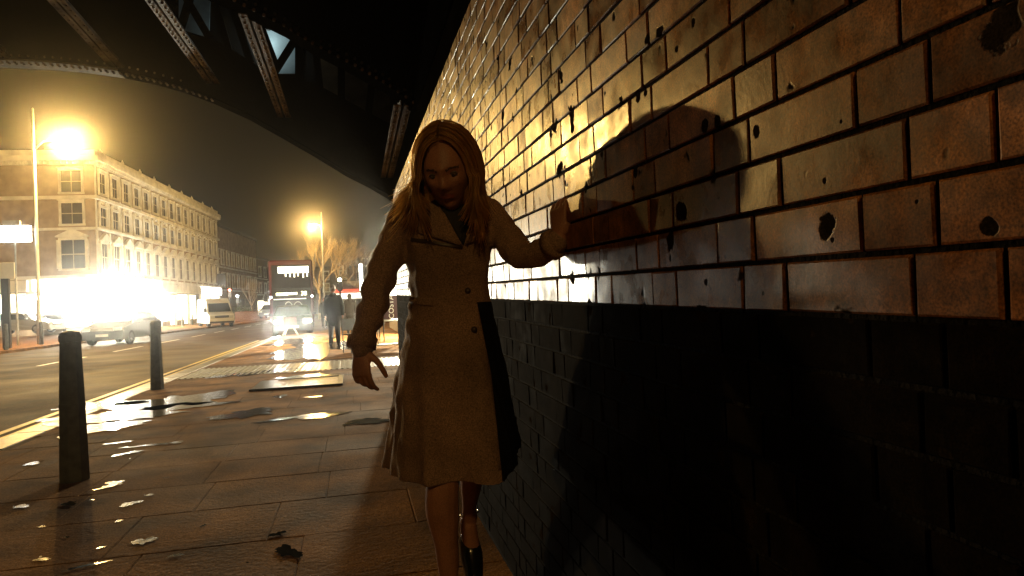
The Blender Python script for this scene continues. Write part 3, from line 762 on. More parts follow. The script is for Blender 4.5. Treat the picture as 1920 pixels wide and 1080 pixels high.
def car(name, label, loc, rz, paint, L_=4.3, W_=1.76, H_=1.45, heads=M_headdim, tails=None, group=None):
    # local: nose at -y, length along y
    t = thing(name, label, 'car', loc, rz, group)
    sideprof = [(-.5,.25),(-.5,.62),(-.47,.74),(-.30,.90),(-.24,.95),(-.10,1.36),(-.02,1.44),(.18,1.45),(.30,1.38),(.42,1.05),(.47,.98),(.5,.9),(.5,.3)]
    b = MB(); n = len(sideprof); vs = []; fs = []
    secs = [(-1,.92),(-.97,1),(.97,1),(1,.92)]
    for s_, k in secs:
        for (y, z) in sideprof:
            zz = z*H_/1.45; tum = 1-.22*max(0, (z-.9)/.55)
            ye = y*(1 if abs(s_) < .99 else .97)
            vs.append((s_*W_/2*tum*(1 if z > .3 else .96), ye*L_, zz))
    for i in range(3):
        for k in range(n): fs.append((i*n+k, i*n+(k+1) % n, (i+1)*n+(k+1) % n, (i+1)*n+k))
    fs += [tuple(range(n-1, -1, -1)), tuple(3*n+k for k in range(n))]
    b.add(vs, fs); bo_ = b.obj('body', paint, t, False)
    g = MB()
    def gl(pts, off): g.prism(pts, off)
    hh = H_/1.45
    for s_ in (-1, 1):
        x0 = s_*(W_/2*.985+.003); x1 = s_*(W_/2*.82+.006)
        g.prism([(x0, -.19*L_, .97*hh), (x0, .40*L_, .99*hh), (x1, .29*L_, 1.33*hh), (x1, -.09*L_, 1.33*hh)], (s_*.004, 0, 0))
    g.prism([(-W_*.44, -.236*L_, .965*hh), (W_*.44, -.236*L_, .965*hh), (W_*.36, -.108*L_, 1.34*hh), (-W_*.36, -.108*L_, 1.34*hh)], (0, -.03, .012))
    g.prism([(-W_*.42, .418*L_+.01, 1.07*hh), (W_*.42, .418*L_+.01, 1.07*hh), (W_*.36, .315*L_, 1.35*hh), (-W_*.36, .315*L_, 1.35*hh)], (0, .03, .012))
    g.obj('window', M_glass, t)
    for sx in (-1, 1):
        for y in (-.31, .31): wheel(t, sx*(W_/2-.1), y*L_, .32, .2, sx)
        b = MB(); b.cham(sx*W_*.36-.16, sx*W_*.36+.16, -.5*L_-.03, -.485*L_, .62*hh, .76*hh, .012); b.obj('headlight', heads, t)
        b = MB(); b.cham(sx*W_*.40-.1, sx*W_*.40+.1, .49*L_, .5*L_+.03, .74*hh, .92*hh, .01); b.obj('tail_light', tails or mat('unlit_tail_light', (.3,.02,.02), .3), t)
        b = MB(); b.cham(sx*(W_/2+.1)-.09, sx*(W_/2+.1)+.09, -.2*L_, -.17*L_, .95*hh, 1.07*hh, .02); b.obj('wing_mirror', paint, t)
    b = MB(); b.box(-.26, .26, .5*L_+.003, .5*L_+.02, .5*hh, .61*hh); b.obj('number_plate', M_plate, t)
    b = MB(); b.box(-.26, .26, -.5*L_-.02, -.5*L_-.003, .38*hh, .49*hh); b.obj('number_plate', M_plate, t)
    b = MB(); b.box(-W_*.3, W_*.3, -.5*L_-.012, -.5*L_-.002, .52*hh, .62*hh); b.obj('grille', M_black, t)
    return t
def lay(x, y, dx=0): p = onz(x, y); return Vector((p.x+dx, p.y, -.1))
car('parked_car', 'dark hatchback washed out by the floodlit glare behind the second bollard', (-10.6, 35.2, -.1), R(-6), M_dark, 4.4, 1.8, 1.5, tails=M_tail)
car('parked_car', 'silver estate car at the left edge behind the lamp column', at(44, 626, 47)+Vector((0,0,-.0)), R(80), M_silver, 4.6, 1.8, 1.5)
car('parked_car', 'white car with glowing headlights just right of the lamp column', at(98, 624, 50), R(20), M_vanw, 4.2, 1.75, 1.45, heads=emit('dipped_headlight', (1, .97, .9), 60))
car('moving_car', 'small car with red tail lights ahead beside the bus', at(508, 596, 75), R(-6), M_dark, 4.1, 1.7, 1.5, tails=emit('braking_light', (1,.1,.03), 60))
# van
def make_van():
    o = at(404, 609, 58); o.z = -.1
    t = thing('van', 'white high roofed van parked facing us on the far side', 'van', o, R(22))
    L_, W_, H_ = 5.2, 2.0, 2.45
    prof = [(-.5,.35),(-.5,.85),(-.48,1.05),(-.36,1.25),(-.24,2.15),(-.16,2.42),(0,2.45),(.48,2.42),(.5,2.3),(.5,.4)]
    b = MB(); n = len(prof); vs = []; fs = []
    for s_, k in ((-1,.97),(-.96,1),(.96,1),(1,.97)):
        for y, z in prof:
            tum = 1-.1*max(0, (z-1.1)/1.35); vs.append((s_*W_/2*tum, y*L_*k, z))
    for i in range(3):
        for k in range(n): fs.append((i*n+k, i*n+(k+1) % n, (i+1)*n+(k+1) % n, (i+1)*n+k))
    fs += [tuple(range(n-1,-1,-1)), tuple(3*n+k for k in range(n))]
    b.add(vs, fs); b.obj('body', M_vanw, t)
    b = MB(); b.prism([(-.88, -.362*L_, 1.29), (.88, -.362*L_, 1.29), (.8, -.262*L_, 2.0), (-.8, -.262*L_, 2.0)], (0, -.03, .015)); b.obj('windscreen', M_glass, t)
    for s_ in (-1, 1):
        b = MB(); b.prism([(s_*1.0, -.31*L_, 1.3), (s_*1.0, -.15*L_, 1.3), (s_*.95, -.15*L_, 1.85), (s_*.95, -.24*L_, 1.85)], (s_*.01, 0, 0)); b.obj('window', M_glass, t)
        for y in (-.34, .3): wheel(t, s_*.9, y*L_, .36, .22, s_)
        b = MB(); b.cham(s_*.72-.17, s_*.72+.17, -.5*L_-.03, -.49*L_, .75, 1.0, .02); b.obj('headlight', M_headdim, t)
        b = MB(); b.cham(s_*1.14-.1, s_*1.14+.1, -.33*L_, -.3*L_, 1.3, 1.62, .02); b.obj('wing_mirror', M_black, t)
    b = MB(); b.box(-.55, .55, -.5*L_-.015, -.5*L_-.002, .78, .98); b.obj('grille', M_black, t)
    b = MB(); b.box(-.95, .95, -.5*L_-.03, -.5*L_-.004, .36, .5); b.obj('bumper', M_black, t)
    b = MB(); b.box(-.27, .27, -.5*L_-.05, -.5*L_-.033, .52, .63); b.obj('number_plate', M_plate, t)
make_van()
# bus
def make_bus():
    o = at(549, 612, 41); o.z = -.1
    t = thing('bus', 'dark red double decker bus facing us, lit upstairs, behind the headlights', 'bus', o, R(3))
    L_, W_, H_ = 10.2, 2.55, 4.25
    b = MB(); b.cham(-W_/2, W_/2, 0, L_, .35, H_, .09); b.obj('body', M_red, t)
    y = -.004
    b = MB(); b.cham(-1.12, 1.12, -.03, .03, 2.52, 3.95, .02); b.obj('upper_windscreen', M_glass, t)
    g = emit('bus_saloon_light', (1, .95, .72), 3.0)
    b = MB(); b.box(-.75, 1.05, -.045, -.033, 3.45, 3.85); b.obj('lit_ceiling', g, t)
    for x in (-.3, -.05, .2, .42, .72, .95):
        b = MB(); b.box(x-.04, x+.04, -.043, -.033, 3.15+.1*((x*7) % 1), 3.447); b.obj('handrail', g, t)
    b = MB(); b.box(-1.12, 1.12, -.05, -.004, 2.42, 2.515); b.obj('windscreen_bar', M_black, t)
    b = MB(); b.box(-1.12, 1.12, -.05, -.004, 1.95, 2.415); b.obj('destination_box', M_black, t)
    d = emit('destination_blind', (1, .96, .6), 6)
    b = MB()
    # unreadable lit blocks of the destination blind and its route number
    for i in range(9):
        x0 = -.88+i*.135; b.box(x0, x0+.115, -.058, -.053, 2.1+(0 if i < 5 else .03), 2.26)
    b.obj('destination_lettering', d, t)['kind'] = 'stuff'
    tx = text('38', .36, d, 'route_number', t); tx.matrix_local = Matrix.Translation((.72, -.056, 2.18)) @ Matrix.Rotation(R(90), 4, 'X')
    b = MB(); b.cham(-1.1, 1.1, -.035, .03, .98, 1.9, .02); b.obj('windscreen', M_glass, t)
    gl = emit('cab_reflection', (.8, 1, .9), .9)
    b = MB(); b.box(-1.05, .85, -.045, -.038, 1.84, 1.9); b.obj('cab_reflection_strip', gl, t)  # windscreen reflection drawn as a glowing strip
    for (x, z, r_) in ((-.2,1.6,.5),(.35,1.5,.6),(-.6,1.35,.35)):
        b = MB(); pts = [(x+r_*.5*cos(a), -.045, z-.35+r_*sin(a)*.9) for a in [R(10+k*16) for k in range(9)]]; b.tube(pts, .025, 6); b.obj('handrail', M_galv, t)
    b = MB(); b.tube([(-.7,-.06,1.02),(-.1,-.06,1.5)], .012, 6); b.tube([(.1,-.06,1.02),(.7,-.06,1.5)], .012, 6); b.obj('wiper', M_black, t)
    for s_ in (-1, 1):
        b = MB(); b.sphere((s_*.98, -.03, .78), (.13, .05, .11), 12, 8); b.obj('headlight', M_headdim, t)
        b = MB(); b.cham(s_*1.5-.1, s_*1.5+.1, -.28, -.12, 1.75, 2.15, .03); b.tube([(s_*1.2,-.02,2.35),(s_*1.5,-.2,2.3),(s_*1.5,-.2,2.15)], .02, 6); b.obj('wing_mirror', M_black, t)
        b = MB(); b.sphere((s_*1.2, -.05, 2.0), (.06,.05,.06), 8, 6); b.obj('marker_light', emit('cool_marker', (.7,.8,1), 30), t)
        for yy in (2.3, 7.2): wheel(t, s_*1.12, yy, .48, .28, s_)
        for z0 in (1.35, 2.75):
            for k in range(6):
                b = MB(); b.box(s_*(W_/2)-.004, s_*(W_/2)+.012, .8+k*1.5, 2.15+k*1.5, z0, z0+.85); b.obj('side_window', M_shoplit2 if s_ < 0 else M_glass, t)
    b = MB(); b.box(-.3, .3, -.03, -.004, .48, .6); b.obj('number_plate', M_plate, t)
    b = MB(); b.box(-1.2, 1.2, -.05, -.004, .35, .46); b.obj('bumper', M_black, t)
make_bus()
hc = car('moving_car', 'oncoming dark car with two glaring headlights in front of the bus', at(549, 611, 33)*1, R(5), M_dark, 4.3, 1.8, 1.45, heads=M_head)
hc.location.z = -.1
for s_ in (-1, 1):
    light('headlight_beam', 'SPOT', (s_*.65, -2.3, .70), 1000, (1, .95, .78), .08, hc, None, 60).rotation_euler = (R(87.5), 0, R(180))
# folding sign standing at the kerb end
af = thing('folding_sign', 'small red topped folding sign with splayed white legs before the bus', 'sign', onz(545, 628))
b = MB(); b.cham(-.28, .28, -.03, .03, .42, .8, .01); b.obj('sign_panel', M_maroon, af)
for s_ in (-1, 1):
    b = MB(); b.tube([(s_*.08,0,.42),(s_*.32,-.12,0)], .035, 8); b.obj('leg', M_white, af)
    b = MB(); b.tube([(s_*.08,0,.42),(s_*.26,.25,0)], .025, 8); b.obj('leg', M_white, af)
# ------------------------------------------------------------------ guard rail, beacon, traffic lights
gr = thing('guardrail', 'reddish pedestrian guard rail beside the road behind the van', 'railing', (0,0,0))
a0, a1 = onz(442, 606), onz(500, 600)
M_rail = mat('red_brown_rail', (.25,.09,.04), .5)
b = MB(); b.tube([a0+Vector((0,0,1.1)), a1+Vector((0,0,1.1))], .04, 8); b.obj('rail', M_rail, gr)
b = MB(); b.tube([a0+Vector((0,0,.15)), a1+Vector((0,0,.15))], .03, 8); b.obj('rail', M_rail, gr)
bar_me = None
for i in range(34):
    p = a0.lerp(a1, i/33)
    if bar_me is None:
        b = MB(); b.lathe([(.03,.0),(.03,1.08)], 6); bar_me = b.mesh('baluster', M_rail)
    link('baluster', bar_me, gr, p)
def signal(loc, h, label, col, s):
    t = thing('traffic_light', label, 'traffic light', loc)
    b = MB(); b.lathe([(.06,0),(.06,h)], 8); b.obj('post', M_black, t)
    b = MB(); b.cham(-.18, .18, -.12, .12, h-.9, h+.1, .03); b.obj('signal_head', M_black, t)
    b = MB(); b.sphere((0, -.13, h-.1), (.12,.05,.12), 10, 6); b.obj('lens', emit('signal_'+name_safe(col), col, s), t)
def name_safe(c): return 'lens_%d%d' % (int(c[0]*9), int(c[2]*9))
signal(onz(447, 603), 3.0, 'post with small blue white light to the right of the van roof', (.75,.8,1), 60)
signal(at(433, 600, 72)-Vector((0,0,0)), 3.3, 'post with small red light just above the van roof', (1,.1,.05), 60)
signal(at(640, 606, 48), 3.2, 'post with small white light above the walking man on the right', (1,.9,.6), 60)
# lit shop block behind the walking man
sb = thing('kiosk', 'red and white lit shop sign and kiosk behind the walking man', 'kiosk', at(660, 600, 50), R(-8))
b = MB(); b.box(-1.3, 1.2, 0, 3, 0, 2.9); b.obj('wall', mat('kiosk_panel', (.3,.26,.2), .6), sb)
b = MB(); b.box(-1.2, .6, -.1, -.003, 2.05, 2.3); b.obj('shop_fascia', emit('red_sign', (1,.12,.05), 1.2), sb)
b = MB(); b.box(-1.2, .9, -.08, -.003, 1.6, 2.0); b.obj('shop_window', emit('white_sign', (1,.95,.75), 2.2), sb)
for i, (x, y, Z, hh, lb) in enumerate(((677, 520, 40, 1.6, 'tall thin lit sign to the right of the walking man'), (701, 545, 33, .8, 'small bright hanging sign by her sleeve'))):
    p = at(x, y, Z); t = thing('lit_sign', lb, 'sign', (p.x, p.y, 0))
    b = MB(); b.lathe([(.04,0),(.04,p.z)], 8, (.14,0,0)); b.obj('post', M_black, t)
    b = MB(); b.cham(-.1, .1, -.05, .05, p.z-hh/2, p.z+hh/2, .02); b.obj('panel', emit('sign_glow', (1,.97,.85), 8), t)
# ------------------------------------------------------------------ bare winter trees
M_bark = mat('pale_bark', (.3,.23,.14), .8, 0, .3, 5)
def tree(loc, h, spread, seed, label):
    t = thing('bare_tree', label, 'tree', loc, 0, 'bare trees along the street')
    rr = random.Random(seed)
    tr = MB(); tr.tube([(0,0,0),(.05,.02,h*.18),(0,0,h*.36)], [h*.022, h*.017, h*.014], 8); tr.obj('trunk', M_bark, t, True)
    cr = MB()
    def grow(p, d, L_, r_, lev):
        if lev > 4 or L_ < .15: return
        pts = [p]; q_ = p.copy(); dd = d.copy()
        for k in range(3):
            dd = (dd+Vector((rr.uniform(-.22,.22), rr.uniform(-.22,.22), rr.uniform(-.05,.18)))).normalized(); q_ = q_+dd*L_/3; pts.append(q_.copy())
        cr.tube(pts, [r_, r_*.85, r_*.7, r_*.5], 5 if lev < 2 else 3, cap=False)
        for k in range(3 if lev < 3 else 4):
            b_ = pts[rr.choice((2, 3))]; a = rr.uniform(0, 6.28); s_ = rr.uniform(.35, .75)
            nd = (dd+Vector((cos(a)*s_, sin(a)*s_, rr.uniform(-.05,.35)))).normalized(); grow(b_, nd, L_*rr.uniform(.6,.82), r_*.55, lev+1)
    for k in range(5):
        a = k*1.256+rr.uniform(-.3,.3); grow(Vector((0,0,h*.34)), Vector((cos(a)*spread, sin(a)*spread, 1)).normalized(), h*.24, h*.011, 0)
    o = cr.obj('crown', M_bark, t, fix=False); return t
tree(at(600, 599, 75), 9.6, .6, 1, 'bare tree lit golden under the distant orange lamp')
tree(at(642, 600, 76), 10.0, .55, 2, 'bare tree just right of the distant lamp column')
tree(at(668, 600, 84), 9.8, .5, 5, 'dim bare tree furthest right, beside her sleeve')
tree(at(473, 602, 80), 5.2, .5, 3, 'small bare tree on the far pavement left of the bus')
# hedge shrub by the van
sh = MB(); rr = random.Random(4)
for i in range(900):
    c = Vector((rr.gauss(0,.75), rr.gauss(0,.5), abs(rr.gauss(.9,.45)))); s_ = .09; a = Vector((rr.uniform(-1,1),rr.uniform(-1,1),rr.uniform(-1,1))).normalized(); u = a.orthogonal().normalized(); v = a.cross(u)
    sh.add([c+u*s_, c+v*s_*.6, c-u*s_, c-v*s_*.6], [(0,1,2,3)])
o = sh.obj('shrub', mat('dark_leaves', (.06,.08,.03), .6), None, fix=False); o.location = onz(456, 603); tag(o, 'dark round shrub behind the guard rail beside the van', 'shrub')

# ------------------------------------------------------------------ people
def remesh(mb, voxel, smooth_it=2):
    me = mb.mesh('tmp', M_black); o = bpy.data.objects.new('tmp', me); COL.objects.link(o)
    m = o.modifiers.new('r', 'REMESH'); m.mode = 'VOXEL'; m.voxel_size = voxel; m.adaptivity = 0
    s = o.modifiers.new('s', 'SMOOTH'); s.iterations = smooth_it; s.factor = .5
    bpy.context.view_layer.update()
    out = bpy.data.meshes.new_from_object(o.evaluated_get(bpy.context.evaluated_depsgraph_get()))
    bpy.data.objects.remove(o); out.polygons.foreach_set('use_smooth', [True]*len(out.polygons)); out.materials.clear()
    return out
def spl(pts, n=6):
    P_ = [Vector(p) for p in pts]; out = []
    for i in range(len(P_)-1):
        p0, p1, p2, p3 = P_[max(i-1,0)], P_[i], P_[i+1], P_[min(i+2, len(P_)-1)]
        for k in range(n):
            t = k/n; out.append(.5*((2*p1)+(-p0+p2)*t+(2*p0-5*p1+4*p2-p3)*t*t+(-p0+3*p1-3*p2+p3)*t**3))
    return out+[P_[-1]]
def spr(r_, n=6):
    out = []
    for i in range(len(r_)-1):
        for k in range(n):
            t = k/n; t = t*t*(3-2*t); out.append(lerp(r_[i], r_[i+1], t))
    return out+[r_[-1]]
def limb(mb, pts, rad, n=14, ell=None, up=None):
    p = spl(pts); r_ = spr(rad)
    mb.tube(p, r_, n, ell=ell, up=up)
    mb.sphere(p[0], (r_[0],)*3, 10, 8); mb.sphere(p[-1], (r_[-1],)*3, 10, 8)
SR = RGT.copy(); SR.z = 0; SR.normalize(); SF = Vector((FWD.x, FWD.y, 0)).normalized(); UZ = Vector((0,0,1))
def hand(mb, wr, fdir, thumb, back, curls, sc_=1., tcurl=.3):
    fdir = Vector(fdir).normalized(); thumb = Vector(thumb); thumb = (thumb-fdir*thumb.dot(fdir)).normalized(); nb = fdir.cross(thumb)
    if nb.dot(Vector(back)) < 0: nb = -nb
    wr = Vector(wr)
    def Q(a, t, n): return wr+(fdir*a+thumb*t+nb*n)*sc_
    secs = [(0,.026,.019),(.02,.03,.019),(.05,.038,.016),(.08,.041,.013),(.096,.039,.010)]
    vs = []; fs = []; n = 14
    for a, wd, th in secs:
        for k in range(n):
            an = 2*pi*k/n; vs.append(Q(a, wd*cos(an), th*sin(an)))
    for i in range(len(secs)-1):
        for k in range(n): fs.append((i*n+k, i*n+(k+1) % n, (i+1)*n+(k+1) % n, (i+1)*n+k))
    fs += [tuple(range(n-1,-1,-1)), tuple((len(secs)-1)*n+k for k in range(n))]
    mb.add(vs, fs)
    for (t0, ln, sp), cu in zip(((.030,.070,.10),(.010,.078,.02),(-.011,.073,-.05),(-.030,.058,-.13)), curls):
        p = Q(.085, t0, 0); d = 0; pts = [p]; seg = [ln*.45, ln*.31, ln*.26]
        for j, s_ in enumerate(seg):
            d += cu*(.8 if j == 0 else 1.1)
            dirv = (fdir*cos(d)-nb*sin(d)+thumb*sp*cos(d)).normalized(); p = p+dirv*s_*sc_; pts.append(p)
        limb(mb, pts, [.0098*sc_, .0092*sc_, .0083*sc_, .0068*sc_], 10)
    p = Q(.022, .024, -.004); d0 = (fdir*.62+thumb*.75-nb*.25).normalized(); d1 = (fdir*.86+thumb*.42-nb*.3*(1+tcurl)).normalized(); d2 = (fdir*.95+thumb*.12-nb*.5*(1+tcurl)).normalized()
    p1 = p+d0*.042*sc_; p2 = p1+d1*.033*sc_; p3 = p2+d2*.027*sc_
    limb(mb, [p, p1, p2, p3], [.014*sc_, .0115*sc_, .010*sc_, .008*sc_], 10)
M_skin = mat('skin', (.34,.155,.10), .5, 0, .22, 14, .15, 200, grain=.22, gscale=300)
woman = thing('person', 'long haired blonde woman in a beige trench coat, one hand on the brick wall', 'person', onz(850, 1230))
WO = woman.location.copy()
def rel(o): o.location = -WO if o.parent == woman else o.location; return o
# head frame
HC = at(841, 322, 2.04)
hf = (-SF*.95-UZ*.40-SR*.12).normalized(); hr = hf.cross(UZ).normalized(); hr = -hr if hr.dot(SR) < 0 else hr
hr = (hr+UZ*.05).normalized(); hu = hr.cross(hf); hu = hu if hu.z > 0 else -hu
HM = Matrix((( hr.x, hf.x, hu.x, HC.x),(hr.y, hf.y, hu.y, HC.y),(hr.z, hf.z, hu.z, HC.z),(0,0,0,1)))
def head(mb):
    nu, nv = 56, 44; vs = []; fs = []
    def g(x, z, cx, cz, sx, sz): return math.exp(-((x-cx)/sx)**2-((z-cz)/sz)**2)
    for j in range(nv+1):
        b_ = pi*j/nv
        for i in range(nu):
            a = 2*pi*i/nu; x = sin(b_)*cos(a); y = sin(b_)*sin(a); z = cos(b_)
            X, Y, Z = x*.074, y*.094, z*.117
            if z < 0: X *= 1-.30*(-z)**1.4; Y *= 1-.18*(-z)**2 if y > 0 else 1-.35*(-z)
            if z < -.2 and y > .2: Y += .012*g(X, Z, 0, -.1, .03, .02)
            if y > 0:
                Y += .007*g(X, Z, 0, .030, .055, .014)                     # brow
                for s_ in (-1, 1): Y -= .012*g(X, Z, s_*.030, .008, .017, .012)  # sockets
                Y += .006*g(X, Z, 0, .012, .010, .022)                     # bridge
                Y += .021*g(X, Z, 0, -.022, .0115, .017)                   # nose
                for s_ in (-1, 1): Y += .008*g(X, Z, s_*.012, -.028, .008, .008)
                Y += .007*g(X, Z, 0, -.052, .021, .0055)+.008*g(X, Z, 0, -.064, .018, .006)-.004*g(X, Z, 0, -.058, .02, .0022)
                Y -= .004*g(X, Z, 0, -.077, .02, .006)
                for s_ in (-1, 1): Y += .005*g(X, Z, s_*.045, -.018, .02, .02)
            vs.append(HM @ Vector((X, Y, Z)))
    for j in range(nv):
        for i in range(nu): fs.append((j*nu+i, (j+1)*nu+i, (j+1)*nu+(i+1) % nu, j*nu+(i+1) % nu))
    mb.add(vs, fs)
bd = MB()
head(bd)
for s_ in (-1, 1): bd.sphere(HM @ Vector((s_*.074, -.008, .0)), (.009,.016,.028), 10, 8, M=HM.to_3x3())
nk = at(850, 404, 2.12)
limb(bd, [HM @ Vector((0,-.025,-.05)), at(848, 380, 2.10), nk, at(851, 430, 2.14)], [.052,.052,.056,.07])
# torso, arms and legs
limb(bd, [at(851, 425, 2.15), at(845, 480, 2.16), at(843, 550, 2.17), at(848, 640, 2.18)], [.10,.105,.10,.12], 16)
WRL = at(676, 652, 2.03)   # hanging wrist
limb(bd, [at(770, 412, 2.14), at(735, 470, 2.13), at(708, 545, 2.10), at(690, 600, 2.06), WRL], [.048,.042,.036,.034,.024])
HWR = at(1049, 447, 1.935)  # wrist at the wall
ELB = at(980, 478, 2.04)
limb(bd, [at(905, 402, 2.16), at(940, 440, 2.13), ELB, at(1015, 470, 1.98), HWR], [.048,.042,.036,.033,.023])
# standing leg and trailing leg
limb(bd, [at(835, 650, 2.17), at(832, 780, 2.10), at(831, 885, 2.06), at(829, 950, 2.06), at(838, 1030, 2.07), at(842, 1090, 2.08), at(843, 1180, 2.09)], [.085,.068,.05,.052,.036,.030,.032])
limb(bd, [at(880, 650, 2.2), at(890, 770, 2.33), at(886, 850, 2.42), at(884, 900, 2.55), at(880, 950, 2.66), at(880, 972, 2.70)], [.085,.062,.044,.042,.028,.032])
fz = onz(843, 1235)
limb(bd, [at(843, 1170, 2.10), Vector((at(843, 1200, 2.06).x, at(843,1200,2.06).y, .07)), Vector((fz.x, fz.y, .035))-SF*.13], [.036,.036,.028], 12)
q1 = at(878, 985, 2.70); q2 = at(886, 1040, 2.72); 
limb(bd, [at(880, 968, 2.72), q1, q2, at(890, 1078, 2.66)], [.034,.034,.036,.028], 12)
# hands
hand(bd, WRL-SF*.0, Vector((0,0,-1))+SR*.02-SF*.10, SR*1-SF*.55, -SF*.6-SR*.9, (.34,.46,.58,.66), .90, .1)
fw = (Vector((0,0,1))+Vector((1,0,0))*.22+SR*.0).normalized()
hand(bd, HWR+Vector((-.002,0,.0)), (Vector((0,0,1))+Vector((.02,0,0))).normalized(), Vector((.45,-1,0.1)), Vector((-1,-.45,0)), (.34,.42,.50,.58), .88, .1)
me = remesh(bd, .0038, 2)
HI = HM.inverted()
M_lips = mat('lips', (.30,.09,.07), .4); M_brow = mat('eyebrows', (.07,.04,.02), .8)
for m_ in (M_skin, M_lips, M_brow): me.materials.append(m_)
for f in me.polygons:
    c = HI @ f.center
    if c.y > .06 and abs(c.x) < .06 and abs(c.z) < .1:
        if ((c.x/.022)**2+((c.z+.058)/.0105)**2) < 1: f.material_index = 1
        for s_ in (-1, 1):
            if abs(c.x-s_*.031) < .018 and abs(c.z-(.027-abs(c.x-s_*.03)*.12+(-.004 if abs(c.x) < .02 else 0))) < .0035: f.material_index = 2
bodyo = link('body', me, woman); rel(bodyo)
M_eyew = mat('eye_white', (.14,.11,.09), .35); M_iris = mat('iris', (.05,.04,.03), .1)
for s_ in (-1, 1):
    b = MB(); c = HM @ Vector((s_*.030, .0712, .006)); b.sphere(c, (.0125,.0125,.0105), 14, 10); e = rel(b.obj('eye', M_eyew, woman, True))
    b = MB(); b.sphere(c+hf*.0095-hu*.002, (.0052,.0052,.0052), 10, 8); i_ = b.obj('iris', M_iris, e, True)
    b = MB(); pts = [HM @ Vector((s_*.030+.0135*cos(a), .084-abs(cos(a))*.004, .0045+.0075*sin(a))) for a in [R(8+k*20.5) for k in range(9)]]; b.tube(pts, .0016, 6); rel(b.obj('eyelash', M_brow, woman))
# ---- hair
hb = MB(); rr = random.Random(11)
def strand(s_, y0, off, ln, fl, r0, back=0):
    pts = []; rx, rz = .080+off, .124+off
    for k in range(7):
        a = R(88-k*14.5); x = s_*rx*cos(a); z = rz*sin(a)
        yy = y0*(1.0+.25*cos(a)) - .012*cos(a)
        lim = sqrt(max(0.05, 1-(yy/.125)**2)); pts.append(Vector((x*max(lim,.55), yy, z*max(lim,.6)+.002)))
    x, y, z = pts[-1]; 
    for k in range(1, 9):
        t = k/8; pts.append(Vector((x+s_*(fl*t*t+.012*sin(t*3+off*90)), y+.012*t+.008*sin(off*300+t*5), z-ln*t)))
    P3 = [HM @ p for p in pts[:7]]
    base = P3[-1]; 
    for k, p in enumerate(pts[7:]):
        t = (k+1)/8; P3.append(base+hr*(p.x-x)+Vector((hf.x,hf.y,0)).normalized()*(p.y-y)-UZ*ln*t)
    n = len(P3); rad = [r0*(.7 if i < 2 else 1)*(1-.75*max(0,(i-9)/(n-9))) for i in range(n)]
    hb.tube(P3, rad, 4, ell=(1.7,.8), cap=True)
for c_ in range(84):            # locks of fine strands
    s_ = -1 if c_ % 2 else 1; y0 = rr.uniform(-.10, .056); off = rr.uniform(.001, .019)
    ln = rr.uniform(.05, .17) if s_ < 0 else rr.uniform(.10, .22)
    fl = (rr.uniform(.02, .085) if y0 < .02 else rr.uniform(-.015, .035)) if s_ < 0 else rr.uniform(-.012, .03)
    for k_ in range(13):
        strand(s_, y0+rr.gauss(0, .0045), off+rr.gauss(0, .0018), ln*rr.uniform(.8, 1.15), fl+rr.gauss(0, .007), rr.uniform(.0009, .0022))
for c_ in range(16):            # loose outer locks on the street side, catching the light
    y0 = rr.uniform(-.06, .03); off = rr.uniform(.018, .028); ln = rr.uniform(.06, .13); fl = rr.uniform(.05, .10)
    for k_ in range(9): strand(-1, y0+rr.gauss(0, .004), off+rr.gauss(0, .0015), ln*rr.uniform(.85, 1.1), fl+rr.gauss(0, .005), rr.uniform(.0007, .0014))
for c_ in range(12):            # locks lying against the cheeks
    sg0 = -1 if c_ % 2 else 1; y0 = rr.uniform(.03, .06); ln = rr.uniform(.08, .18)
    for k_ in range(10): strand(sg0, y0+rr.gauss(0, .005), rr.uniform(.0, .008), ln*rr.uniform(.85, 1.1), rr.uniform(-.03, -.008), rr.uniform(.0012, .0022))
for i in range(150):            # stray hairs
    s_ = -1 if i % 3 else 1
    strand(s_, rr.uniform(-.05, .055), rr.uniform(.014, .030), rr.uniform(.05, .2), rr.uniform(-.01, .11) if s_ < 0 else rr.uniform(-.02, .05), rr.uniform(.0005, .0009))
hb.sphere(HC+(HM.to_3x3() @ Vector((0,-.012,.008))), (.082,.098,.122), 24, 18, M=HM.to_3x3() @ Matrix.Diagonal((1,.93,1)))
hb.sphere(at(846, 372, 2.21), (.088,.035,.12), 20, 14); hb.sphere(at(806, 362, 2.11), (.024,.03,.075), 20, 14); hb.sphere(at(886, 366, 2.12), (.024,.03,.075), 20, 14)
hair_vs = hb.v
M_hair = mat('blonde_hair', (.62,.42,.18), .34, 0, .55, 30, .2, 120, col2=(.26,.14,.05))
t_ = M_hair.node_tree; pb_ = t_.nodes['Principled BSDF']; tl_ = t_.nodes.new('ShaderNodeBsdfTranslucent'); ms_ = t_.nodes.new('ShaderNodeMixShader')
tl_.inputs['Color'].default_value = (.95,.66,.26,1); ms_.inputs[0].default_value = .68
t_.links.new(pb_.outputs[0], ms_.inputs[1]); t_.links.new(tl_.outputs[0], ms_.inputs[2]); t_.links.new(ms_.outputs[0], t_.nodes['Material Output'].inputs['Surface'])
hair = rel(hb.obj('hair', M_hair, woman, True, fix=False))
# cap must not cover the face: push cap vertices behind the hairline
NB = 3*(20*13+2)
for v in hair.data.vertices[-(24*17+2+NB):-NB]:
    l = HI @ v.co
    if l.y > .045 and l.z < .088: v.co = HM @ Vector((l.x*.92, .03, l.z))
